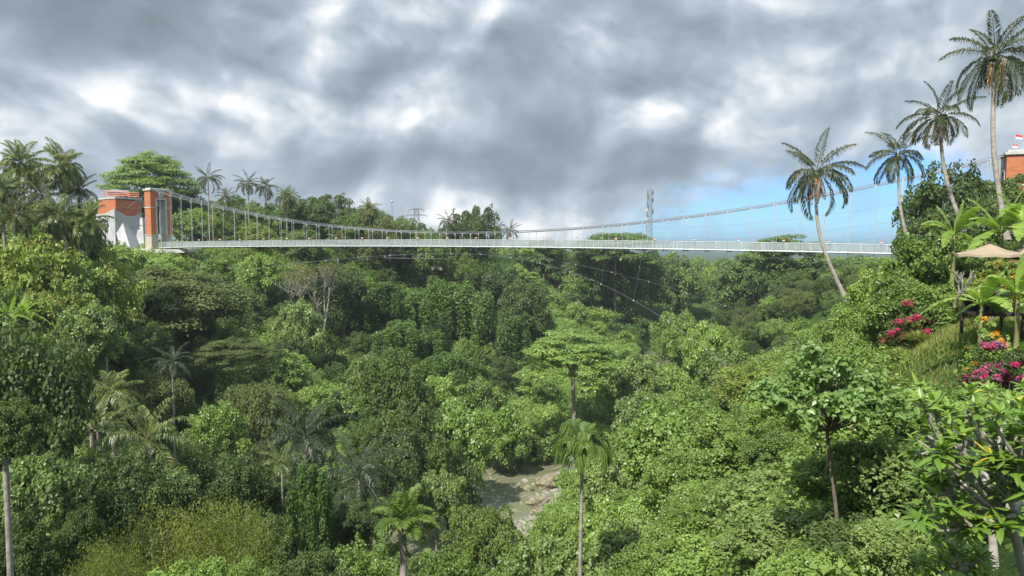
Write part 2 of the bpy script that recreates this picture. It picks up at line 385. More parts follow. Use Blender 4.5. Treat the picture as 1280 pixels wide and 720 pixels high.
# ---------------------------------------------------------------- leaves and crowns
POINTED = [False]
def leaves(rng, P, N, size, wr=.38, droop=.25, down=.0):
    """one folded kite per leaf"""
    n = len(P); r = rng.normal(size=(n, 3)); r[:, 2] -= down
    a = unit(np.cross(N, np.cross(r, N))); b = np.cross(N, a)
    L = size[:, None]; w = wr * L
    if POINTED[0]:
        mid = lambda t, dr: P + a * L * t - N * L * droop * dr
        up_ = N * w * .30
        V = np.stack([P, mid(.28, .02) + b * w * .85 + up_, mid(.62, .28) + b * w * .8 + up_, mid(1.0, 1.0), P, mid(1.0, 1.0), mid(.62, .28) - b * w * .8 + up_, mid(.28, .02) - b * w * .85 + up_], 1)
        V[:, 4] = V[:, 0]; V[:, 5] = V[:, 3]
        Vv = V[:, [0, 1, 2, 3, 6, 7]]; i0 = np.arange(n)[:, None] * 6
        Qq = np.concatenate([i0 + np.array([[0, 1, 2, 3]]), i0 + np.array([[0, 3, 4, 5]])], 1).reshape(-1, 4)
        return Vv.reshape(-1, 3), Qq
    V = np.stack([P, P + a * L * .5 + b * w - N * w * .35, P + a * L - N * L * droop, P + a * L * .5 - b * w - N * w * .35], 1)
    return V.reshape(-1, 3), np.arange(4 * n).reshape(n, 4)

def clump_leaves(rng, C, Rv, n_each, size, up=.5, jit=.55, wr=.38, droop=.25, down=0., low=-.35, fill=.75):
    """leaves over the outer and upper side of every clump"""
    C = np.asarray(C, float); Rv = np.asarray(Rv, float)
    k = len(C); n = k * n_each
    idx = np.repeat(np.arange(k), n_each)
    d = unit(rng.normal(size=(n, 3)))
    flip = (d[:, 2] < low) & (rng.random(n) < .8); d[flip, 2] *= -1
    rr = fill + (1.06 - fill) * rng.random(n) ** .7
    P = C[idx] + d * Rv[idx] * rr[:, None]
    N = unit(d * .7 + np.array([0, 0, up]) + rng.normal(size=(n, 3)) * jit)
    sz = size * (.6 + .8 * rng.random(n))
    return leaves(rng, P, N, sz, wr, droop, down)

PROTO = {}
def crown_broad(seed, rad, hgt, nc, n_each, size, mat, lump=.33, spread=1.0, up=.5, wr=.38, low=-.2, droop=.25, jit=.55, down=0.):
    rng = np.random.default_rng(seed)
    C = []; Rv = []
    ax = rng.uniform(.82, 1.15, 2)
    for i in range(nc):
        f = (i + .5) / nc; zc = 1 - f * 1.72; th = i * 2.39996 + rng.normal() * .3
        rr = math.sqrt(max(0, 1 - min(1, abs(zc)) ** 2)); q = rng.uniform(.52, 1.08)
        c = np.array([rad * rr * math.cos(th) * q * ax[0], rad * rr * math.sin(th) * q * ax[1], hgt * .5 * (1 + zc * q * spread)])
        r = rad * lump * rng.uniform(.5, 1.35)
        C.append(c); Rv.append((r, r, r * .78))
    for i in range(max(3, nc // 6)):
        C.append(np.array([rng.normal() * rad * .3, rng.normal() * rad * .3, hgt * rng.uniform(.3, .7)])); r = rad * .4; Rv.append((r, r, r))
    V, Q = clump_leaves(rng, C, Rv, n_each, size, up=up, low=low, wr=wr, droop=droop, jit=jit, down=down)
    # stray sprays break the outline
    k = 26; S_ = np.array([C[rng.integers(nc)] for _ in range(k)]); d = unit(S_ - np.array([0, 0, hgt * .4]) + rng.normal(size=(k, 3)) * .4)
    V2, Q2 = clump_leaves(rng, S_ + d * rad * lump * .95, np.ones((k, 3)) * rad * .10, max(8, n_each // 10), size * .9, fill=.2)
    nv = len(V); V = np.concatenate([V, V2]); Q = np.concatenate([Q, Q2 + nv])
    return dict(me=mesh_np('crown', V, Q, mat), r=rad, h=hgt + rad * lump * .6, C=C[:max(6, nc // 3)])
def crown_umbrella(seed, rad, hgt, nb, n_each, size, mat, thick=.09, layers=3):
    """flat spreading plates of fine foliage on rising limbs"""
    rng = np.random.default_rng(seed); C = []; Rv = []
    for i in range(nb):
        th = i * 2.39996 + rng.normal() * .25; q = math.sqrt((i + .6) / nb) * rng.uniform(.85, 1.05)
        z = hgt * (1 - .62 * q ** 2.2) * rng.uniform(.8, 1.0) - (rng.random() < .5) * hgt * rng.uniform(.1, .55)
        r = rad * rng.uniform(.14, .25)
        C.append(np.array([rad * q * math.cos(th) * .86, rad * q * math.sin(th) * .86, z])); Rv.append((r, r * rng.uniform(.7, 1), rad * thick * rng.uniform(.5, 1.1)))
    V, Q = clump_leaves(rng, C, Rv, n_each, size, up=1.0, jit=.35, low=-.1, fill=.35)
    return dict(me=mesh_np('crown', V, Q, mat), r=rad, h=hgt + rad * thick, C=[c for c in C], flat=True)
def crown_drape(seed, rad, hgt, n_each, size, mat):
    """a creeper smothered mound with hanging curtains"""
    rng = np.random.default_rng(seed); C = []; Rv = []
    for i in range(26):
        th = rng.uniform(0, 6.283); q = rng.uniform(.15, .8); top = hgt * (1 - .5 * q * q) * rng.uniform(.8, 1)
        for j in range(4):
            C.append(np.array([rad * q * math.cos(th), rad * q * math.sin(th), top * (1 - j * .22)])); r = rad * rng.uniform(.14, .26); Rv.append((r, r, hgt * .12))
    V, Q = clump_leaves(rng, C, Rv, n_each, size, up=.1, jit=.4, low=-.9, fill=.7, down=1.2)
    return dict(me=mesh_np('crown', V, Q, mat), r=rad, h=hgt * 1.05, C=C[:8])
def crown_feather(seed, rad, hgt, ns, mat, size=.2):
    """fine arching sprays, bamboo like"""
    rng = np.random.default_rng(seed); P = []; 
    for i in range(ns):
        th = rng.uniform(0, 6.283); q = rng.uniform(0, 1) ** .6; base = np.array([rad * q * .45 * math.cos(th), rad * q * .45 * math.sin(th), 0])
        tip = np.array([rad * q * math.cos(th), rad * q * math.sin(th), hgt * (1 - .45 * q * q) * rng.uniform(.72, 1.02)])
        t = np.linspace(.25, 1, 70)[:, None]; arc = base * (1 - t) + tip * t; arc[:, 2] += np.sin(t[:, 0] * 2.6) * hgt * .10 - (t[:, 0] > .85) * (t[:, 0] - .85) * 1.4
        P.append(arc + rng.normal(size=arc.shape) * (.12 + .30 * (1 - np.abs(t - .6))))
    P = np.concatenate(P); n = len(P)
    N = unit(rng.normal(size=(n, 3)) * .6 + np.array([0, 0, .6]))
    V, Q = leaves(rng, P, N, size * (.6 + .8 * rng.random(n)), wr=.16, droop=.5, down=.8)
    return dict(me=mesh_np('crown', V, Q, mat), r=rad, h=hgt, C=[np.array([rad * .4 * math.cos(a), rad * .4 * math.sin(a), hgt * .7]) for a in (0, 1.3, 2.5, 3.9, 5.2)])

def make_protos():
    def add(k, f): PROTO.setdefault(k, []).append(f)
    for s in range(3):
        add('mid', crown_broad(10 + s, 4.6, 6.2, 72, 260, .25, M['mid'], lump=.21))
        add('far', crown_broad(15 + s, 4.6, 6.2, 60, 190, .32, M['far'], lump=.23))
        add('dark', crown_broad(20 + s, 4.6, 6.6, 66, 260, .25, M['dark'], lump=.23))
        add('lime', crown_broad(30 + s, 4.0, 5.2, 70, 250, .26, M['lime'], lump=.20))
        add('cool', crown_broad(40 + s, 4.2, 5.6, 64, 230, .29, M['cool'], lump=.21, wr=.42))
        add('yellow', crown_broad(50 + s, 4.4, 6.4, 70, 220, .28, M['yellow'], lump=.21))
        add('olive', crown_broad(60 + s, 4.4, 5.6, 70, 260, .23, M['olive'], lump=.20))
        add('dull', crown_broad(65 + s, 4.6, 5.6, 70, 280, .21, M['dull'], lump=.22))
        add('shrub', crown_broad(70 + s, 2.4, 2.6, 16, 170, .34, M['creeper'], lump=.42))
        add('limeshrub', crown_broad(75 + s, 2.4, 2.6, 18, 170, .34, M['lime'], lump=.40))
    for s in range(2):
        add('drape', crown_drape(80 + s, 3.6, 9.0, 210, .25, M['vine']))
        add('umbrella', crown_umbrella(90 + s, 9.0, 5.0, 80, 300, .30, M['mid']))
        add('umbrella_lime', crown_umbrella(94 + s, 8.0, 8.4, 90, 260, .31, M['lime'], thick=.07))
        add('umbrella_dull', crown_umbrella(97 + s, 14.0, 9.0, 120, 260, .42, M['dull'], thick=.10))
        POINTED[0] = True
        add('nearmid', crown_broad(100 + s, 2.6, 3.6, 70, 260, .15, M['mid'], lump=.21))
        add('nearcool', crown_broad(105 + s, 2.6, 3.4, 60, 240, .19, M['cool'], lump=.22))
        add('nearlime', crown_broad(110 + s, 2.6, 3.2, 66, 250, .16, M['lime'], lump=.21))
        add('neardark', crown_broad(115 + s, 2.6, 3.6, 66, 250, .16, M['dark'], lump=.22))
        POINTED[0] = False
        add('feather', crown_feather(120 + s, 5.6, 7.5, 230, M['bamboo']))
    add('albizia_top', crown_umbrella(130, 14.0, 17.0, 190, 300, .42, M['mid'], thick=.09))
make_protos()
_vi = [0]
def tree(key, x, y, ztop, width, label, cat='tree', name=None, group=None, bark='bark', trunk_r=None, base=None, squash=1.0, rz=None, lean=0, keep=False):
    """a tree whose crown tops out at ztop and is `width` metres across; the trunk reaches the ground"""
    vs = PROTO[key]; _vi[0] += 1; p = vs[_vi[0] % len(vs)]
    rnd = random.Random(_vi[0] * 7919 + 5)
    s = width / (2 * p['r']); sz = s * squash
    g = g1(x, y) if base is None else base
    gap = (ztop - g) / (p['h'] * sz)
    if gap > 1.15 and not p.get('flat') and not keep: sz *= min(1.75, gap / 1.15)
    cb = ztop - p['h'] * sz                                    # crown base height
    root = empty(name or 'broadleaf_tree', (x, y, g - .3), label, cat, group)
    rz = rnd.uniform(0, 6.283) if rz is None else rz
    cz = cb - (g - .3)
    link('crown', p['me'], root, (0, 0, cz), (s, s, sz), rz)
    if cz > -p['h'] * sz * .7:
        tr = trunk_r or max(.09, width * (.014 if p.get('flat') else .026)); mb = MB()
        top = max(cz + p['h'] * sz * (.45 if p.get('flat') else .6), .8); fork = cz + p['h'] * sz * (.05 if p.get('flat') else .12)
        fork = max(fork, top * .35)
        bend = [rnd.uniform(-.25, .25) for _ in range(4)]
        pts = [(lean * (1 - t) + bend[0] * math.sin(t * 3) * tr * 4, bend[1] * math.sin(t * 4) * tr * 4, fork * t) for t in (0, .25, .5, .75, 1)]
        pts += [(bend[2] * tr, bend[3] * tr, (fork + top) / 2), (0, 0, top)]
        mb.tube(pts, [tr * 1.25, tr * 1.05, tr, tr * .92, tr * .85, tr * .55, tr * .2], 7, False)
        c, sn = math.cos(rz), math.sin(rz); fx, fy, fz = pts[4]
        for q in p['C'][:14]:
            X, Y, Z = (q[0] * c - q[1] * sn) * s, (q[0] * sn + q[1] * c) * s, cz + q[2] * sz
            if Z < fork + .2: continue
            a = np.array([fx, fy, fz]); b = np.array([X, Y, Z]) * np.array([.96, .96, 1]); m_ = a * .5 + b * .5; m_[2] -= (Z - fz) * .08
            mb.tube([a, m_, b], [tr * .5, tr * .3, tr * .1], 5, False)
        mb.build('trunk', M[bark], root, True)
    return root

# ---------------------------------------------------------------- palms
def frond_mesh(rng, length, e0, bend, leaf_len, nl, width=.07, vee=.35, hang=.6, tatter=0.0):
    """one feather frond lying along +X"""
    n = 10; t = np.linspace(0, 1, n); ang = e0 - bend * t ** 1.4
    seg = length / (n - 1); x = np.concatenate([[0], np.cumsum(np.cos(ang[:-1]) * seg)]); z = np.concatenate([[0], np.cumsum(np.sin(ang[:-1]) * seg)])
    y = rng.normal() * .06 * length * t ** 2
    pts = np.stack([x, y, z], 1)
    mb = MB(); mb.tube(pts, np.linspace(.045, .012, n) * length / 4.5, 4, False)
    V = []; k = 0
    for side in (-1, 1):
        for i in range(nl):
            u = .16 + .84 * (i + rng.random() * .6) / nl
            if rng.random() < tatter: continue
            P = np.array([np.interp(u, t, pts[:, j]) for j in range(3)]); a = np.interp(u, t, ang)
            tan = np.array([math.cos(a), 0, math.sin(a)]); nrm = np.array([-math.sin(a), 0, math.cos(a)])
            L = leaf_len * math.sin(math.pi * (.18 + .78 * u)) ** .7 * rng.uniform(.8, 1.1)
            d = unit(tan * (.45 + .5 * u) + np.array([0, side * 1.0, 0]) + nrm * vee + rng.normal(size=3) * .10)
            mid = P + d * L * .5; tip = P + d * L * .85 + np.array([0, 0, -hang * L * .75])
            w = unit(np.cross(d, nrm)) * width * .5 if rng.random() < .7 else nrm * width * .5
            V += [P, mid + w, tip, mid - w]
    V = np.array(V); mb.add(V, np.arange(len(V)).reshape(-1, 4)); return mb
def palm_mesh(*a, **k):
    """joins the fronds of one crown into a mesh"""
    seed, nf, length, mat = a
    rng = np.random.default_rng(seed); out = MB()
    emin = k.get('emin', -.75); emax = k.get('emax', 1.35); bendk = k.get('bendk', 1.5)
    for i in range(nf):
        f = (i + .5) / nf; e = emax + (emin - emax) * f ** .85 + rng.normal() * .14; th = i * 2.39996 + rng.normal() * .3
        b = bendk * rng.uniform(.55, 1.25) * (1.0 if f > .25 else .6)
        fr = frond_mesh(rng, length * rng.uniform(.75, 1.08), e, b, k.get('leaf_len', 1.0), k.get('nl', 34), k.get('width', .085), k.get('vee', .35), k.get('hang', .6), k.get('tatter', 0))
        c, s = math.cos(th), math.sin(th); Rm = np.array([[c, s, 0], [-s, c, 0], [0, 0, 1]])
        V = np.concatenate(fr.V); Q = np.concatenate(fr.Q)
        V = V @ Rm + np.array([c * .12, s * .12, 0])
        if k.get('wind'):
            rr = np.linalg.norm(V[:, :2], axis=1); V[:, 0] += k['wind'] * rr ** 1.5 * .06
        out.add(V, Q)
    return out.mesh('fronds', mat)
PALM = {
 'coco': [palm_mesh(s, 20, 4.1, M['palmdark'], leaf_len=.95, nl=58, emin=-.95, wind=.5, tatter=.12, width=.075, bendk=1.35, hang=.8) for s in (1, 2, 3, 4)],
 'full': [palm_mesh(s, 34, 4.3, M['palm'], leaf_len=1.35, nl=40, emin=-1.0, width=.12) for s in (5, 6)],
 'young': [palm_mesh(s, 16, 4.6, M['palm'], leaf_len=1.1, nl=36, emin=-.1, emax=1.45, bendk=1.6) for s in (7, 8)],
 'grey': [palm_mesh(s, 18, 5.6, M['palmgrey'], leaf_len=1.2, nl=44, emin=-.3, bendk=1.6) for s in (9, 10)],
 'areca': [palm_mesh(s, 15, 1.9, M['areca'], leaf_len=1.2, nl=64, width=.075, emin=-.1, emax=1.5, bendk=2.5, hang=1.0, vee=.1) for s in (11, 12)],
 'areca_up': [palm_mesh(s, 22, 1.8, M['areca'], leaf_len=.8, nl=60, width=.06, emin=-.6, emax=1.55, bendk=1.0, hang=.3, vee=.5) for s in (13,)],
}
DEAD = palm_mesh(20, 7, 2.6, M['dry'], leaf_len=.5, nl=22, emin=-1.5, emax=-1.0, bendk=.5, hang=.6)
_nut = MB()
for k in range(9):
    a = k * 2.4; _nut.tube([(math.cos(a) * .22, math.sin(a) * .22, -.25 - .1 * (k % 3) - .14), (math.cos(a) * .25, math.sin(a) * .25, -.25 - .1 * (k % 3)), (math.cos(a) * .22, math.sin(a) * .22, -.1 - .1 * (k % 3))], [.05, .13, .04], 6)
NUTS = _nut.mesh('coconuts', M['olive'])
def palm(kind, crown, label, base=None, size=1.0, r=.16, name='coconut_palm', group=None, nuts=False, dead=False, bow=0.0, rz=None, variant=0, cat='palm', skirt=False):
    """palm with its crown heart at `crown`; the trunk curves down to `base` (or straight to the ground)"""
    cx, cy, cz = crown
    if base is None: base = (cx, cy, g1(cx, cy))
    bx, by, bz = base
    root = empty(name, (bx, by, bz), label, cat, group)
    p = PALM[kind][variant % len(PALM[kind])]
    rel = np.array([cx - bx, cy - by, cz - bz])
    t = np.linspace(0, 1, 12); pts = np.outer(t, rel); pts[:, 0] += bow * np.sin(t * math.pi) + np.sin(t * 9) * .03; 
    mb = MB(); mb.tube(pts, r * (1.25 - .45 * t) + (t < .05) * r * .6, 8, False); mb.build('trunk', M['palm_bark'], root, True)
    fr = link('fronds', p, root, rel, (size,) * 3, random.Random(int(cx * 10)).uniform(0, 6) if rz is None else rz)
    if nuts: link('coconuts', NUTS, root, rel, (size * 1.1,) * 3)
    if dead: link('dead_fronds', DEAD, root, rel + np.array([0, 0, -.15]), (size,) * 3)
    if skirt:
        s2 = MB(); s2.tube([rel + np.array([0, 0, -1.4]), rel + np.array([0, 0, -1.1]), rel + np.array([0, 0, -.5]), rel + np.array([0, 0, .1])], [r * .9, r * 2.0, r * 1.7, r * 1.0], 8)
        s2.build('crown_shaft', M['areca_shaft'], root, True)
    return root
M['areca_shaft'] = principled('palm_crown_shaft', (.16, .19, .06), .6, noise=(3, (.28, .24, .10), .4, .7))

# ================================================================= BRIDGE
BL = np.array([-93.3, 196.0]); BR = np.array([74.5, 111.0]); DECK = -2.9
al = unit(BR - BL); pe = np.array([-al[1], al[0]])          # along the bridge / away from the viewer
SPAN = float(np.linalg.norm(BR - BL))
AX = [(al[0], al[1], 0), (pe[0], pe[1], 0), (0, 0, 1)]
def bp(t, off=0.0, z=0.0):
    q = BL + (BR - BL) * t + pe * off; return np.array([q[0], q[1], z])
def cable_z(t): return .55 + 46.0 * (t - .5) ** 2
def deck_z(t): return DECK + .9 * (1 - (2 * t - 1) ** 2)
def build_bridge():
    root = empty('suspension_bridge', (BL[0], BL[1], DECK), 'long white glass suspension footbridge hung across the green gorge', 'bridge')
    def put(mb, name, mat, parent=root):
        o = mb.build(name, mat, parent); o.matrix_parent_inverse = parent_inv(parent); return o
    T = np.linspace(.006, .994, 60)
    mb = MB()
    for i in range(len(T) - 1):
        a, b = T[i], T[i + 1]; tm = (a + b) / 2
        mb.box(bp(tm, 0, deck_z(tm) - .1), (SPAN * (b - a) + .01, 2.5, .08), AX)
    put(mb, 'deck', M['glassdeck'])
    for off in (-1.35, 1.35):
        mb = MB(); pts = [bp(t, off, deck_z(t) - .18) for t in T]; mb.tube(pts, .13, 4); put(mb, 'edge_beam', M['steel'])
        mb = MB(); pts = [bp(t, off, deck_z(t) + 1.22) for t in T]; mb.tube(pts, .06, 6); put(mb, 'handrail', M['white'])
    n = 49; ts = (np.arange(n) + .8) / (n + .6)
    for i, t in enumerate(ts):
        for off in (-1.7, 1.7):
            mb = MB(); zt = cable_z(t); zb = deck_z(t) - .15
            mb.tube([bp(t, off, zb), bp(t, off, zt)], .035, 4); mb.box(bp(t, off, zt - .18), (.16, .16, .5), AX); put(mb, 'hanger', M['steel'])
        mb = MB(); mb.box(bp(t, 0, deck_z(t) - .32), (.16, 4.0, .2), AX)
        for off in (-1.7, 1.7): mb.box(bp(t, off, deck_z(t) - .42), (.12, .3, .3), AX)
        put(mb, 'cross_beam', M['paving'])
    tp = np.linspace(.006, .994, 50)
    for i in range(49):
        a, b = tp[i], tp[i + 1]; tm = (a + b) / 2
        for off in (-1.35, 1.35):
            mb = MB(); mb.box(bp(tm, off, deck_z(tm) + .6), (SPAN * (b - a) - .12, .03, 1.12), AX); put(mb, 'glass_panel', M['glass'])
            mb = MB(); mb.box(bp(a, off, deck_z(a) + .6), (.13, .12, 1.25), AX); put(mb, 'railing_post', M['white'])
        if i == 0:
            for off in (-1.35, 1.35):
                mb = MB()
                for k in range(49 * 5):
                    if k % 5: tt = tp[0] + (tp[-1] - tp[0]) * k / 245; mb.box(bp(tt, off, deck_z(tt) + .6), (.032, .03, 1.2), AX)
                put(mb, 'balusters', M['white'])['kind'] = 'stuff'
    for off in (-1.7, 1.7):
        mb = MB(); pts = [bp(t, off, cable_z(t)) for t in np.linspace(0, 1, 60)]; mb.tube(pts, .075, 6); mb.tube([q + np.array([0, 0, .28]) for q in pts], .05, 6)
        put(mb, 'main_cable', M['cable'])
        mb = MB(); e = bp(1.25, off * 2.0, -3.0); mb.tube([bp(1, off, 12.1), (bp(1, off, 12.1) + e) / 2 - np.array([0, 0, .6]), e], .09, 6); put(mb, 'backstay', M['cable'])
        mb = MB(); e = bp(-.075, off, 5.6); mb.tube([bp(0, off, 12.0), e], .10, 6); put(mb, 'backstay', M['cable'])
    # wind cables: they bow out and down on either side of the deck
    for sgn in (-1, 1):
        def wc(t):
            d = (t - .5) ** 2; return bp(t, sgn * (2.2 + (255 if t > .5 else 200) * d), -3.6 - (155 if t > .5 else 62) * d)
        tt = np.linspace(.24, .815 if sgn < 0 else .78, 50); mb = MB(); mb.tube([wc(t) for t in tt], .024, 5); wo = put(mb, 'wind_cable', M['cable'])
        for t in np.linspace(.26, .79 if sgn < 0 else .76, 15):
            c = wc(t); mb = MB(); mb.box(c, (.2, .2, .2), AX); cl = mb.build('clamp', M['white'], wo); cl.matrix_parent_inverse = parent_inv(wo)
            mb = MB(); d_ = bp(t + (.012 if t < .5 else -.012), sgn * 1.4, deck_z(t) - .3); mb.tube([c, d_], .010, 4); put(mb, 'guy_wire', M['cable'])
    # service frame hung under the walkway
    mb = MB()
    for k in range(4):
        t = .40 + k * .02; mb.tube([bp(t, -.8, deck_z(t) - .3), bp(t, -.8, deck_z(t) - 3.6 + .5 * (k % 2))], .05, 4)
    mb.tube([bp(.39, -.8, DECK - 1.9), bp(.47, -.8, DECK - 1.9)], .05, 4)
    put(mb, 'hanging_frame', M['cable'])
    # towers
    for which, (cc, sg) in enumerate(((BL, 1), (BR, -1))):
        base_z = -4.2
        tw = MB()
        def P(a, p, z): q = cc + al * a * sg + pe * p; return (q[0], q[1], z)
        for s in (-1, 1): tw.box(P(0, s * 2.35, 6.0), (2.3, 1.55, 11.6), AX)
        tw.box(P(0, 0, 10.65), (2.3, 3.15 - .004, 2.3), AX)
        t0 = put(tw, 'tower', M['brick']); inv = parent_inv(t0)
        def sub(mb, nm, mt): o = mb.build(nm, mt, t0); o.matrix_parent_inverse = inv
        b = MB()
        for s in (-1, 1):
            b.box(P(0, s * 2.35, -2.1), (2.5, 1.75, 4.5), AX); b.box(P(0, s * 2.35, .28), (2.7, 1.95, .25), AX)
        sub(b, 'plinth', M['beige'])
        c = MB(); c.box(P(0, 0, 12.0), (2.8, 6.8, .4), AX); c.box(P(0, 0, 12.35), (2.0, 5.8, .3), AX); sub(c, 'cap', M['concrete'])
        f = MB()
        for e in (-1.18, 1.18):
            for s in (-1, 1): f.box(P(e, s * 1.45, 4.85), (.12, .42, 9.3), AX)
            f.box(P(e, 0, 9.72), (.12, 3.32, .44), AX)
        sub(f, 'doorway_frame', M['concrete'])
        l = MB()
        for s in (-1, 1): l.box(P(0, s * 1.54, 3.4), (2.2, .1, 12.0), AX)
        sub(l, 'inner_lining', M['plaster'])
        g = MB()
        for s in (-1, 1): g.box(P(0, s * 2.38, 7.4), (2.46, 1.72, .22), AX)
        sub(g, 'string_course', M['concrete'])
        e = MB(); e.box(P(1.21, 0, 10.8), (.14, 1.7, 1.3), AX); sub(e, 'carved_panel', M['beige'])
def parent_inv(p):
    from mathutils import Matrix
    loc = p.location if p.parent is None else Vector((0, 0, 0))   # parts themselves stay at the world origin
    return Matrix.Translation(-loc)
M['cable'] = principled('main_cable_steel', (.17, .18, .20), .55, .2)
M['glassdeck'] = principled('deck_glass', (.30, .36, .37), .2, 0, .5)
build_bridge()

# ---------------------------------------------------------------- air
def haze():
    m = bpy.data.materials.new('haze'); m.use_nodes = True; t = NT(m.node_tree)
    v = t.new('ShaderNodeVolumePrincipled', inp={'Color': (.80, .88, .96, 1), 'Density': HAZE, 'Anisotropy': .2}); o = t.new('ShaderNodeOutputMaterial'); t.l.new(v.outputs[0], o.inputs['Volume'])
    mb = MB(); mb.box((0, 400, 6), (2500, 1500, 108)); ob = mb.build('haze', m); ob['kind'] = 'stuff'
HAZE = .00016
haze()

# small red and white flags tied at the hanger feet
M['red'] = principled('red_cloth', (.62, .03, .03), .8); M['whitecloth'] = principled('white_cloth', (.75, .75, .75), .8)
def flag(P, h, w, label, group, sway=1, pole=True, name='flag'):
    root = empty(name, P, label, 'flag', group)
    mb = MB(); mb.tube([(0, 0, 0), (0, 0, h)], .025, 4); mb.build('pole', M['steel'], root)
    n = 6
    for k, (mt, nm) in enumerate((('red', 'red_stripe'), ('whitecloth', 'white_stripe'))):
        z0 = h - w * .33 * k; V = []
        for i in range(n):
            u = i / (n - 1); y = math.sin(u * 5) * .08 * w; V += [(sway * u * w + .03, y, z0 - .18 * w * u), (sway * u * w + .03, y, z0 - w * .33 + .004 - .18 * w * u)]
        link(nm, mesh_np(nm, V, [(2 * i, 2 * i + 1, 2 * i + 3, 2 * i + 2) for i in range(n - 1)], M[mt]), root)
    return root
ORDN = ['first', 'second', 'third', 'fourth', 'fifth', 'sixth', 'seventh', 'eighth', 'ninth', 'tenth', 'eleventh', 'twelfth']
for k in range(24):
    t = .05 + k * .039; q = bp(t, -1.75, deck_z(t) + .9)
    flag(tuple(q), .95, .42, 'small red and white flag on the footbridge rail, ' + (ORDN[k] + ' from the left tower' if k < 12 else ORDN[23 - k] + ' from the right end'), 'small flags along the footbridge rail', 1 if k % 3 else -1)
q = bp(1, -1.2, 12.5); flag(tuple(q), 2.4, .95, 'taller red and white flag flying on top of the right brick tower', 'flags on the brick tower')
q = bp(1, 1.6, 12.5); flag(tuple(q), 1.3, .7, 'shorter red and white flag behind the taller one on the brick tower', 'flags on the brick tower', 1)

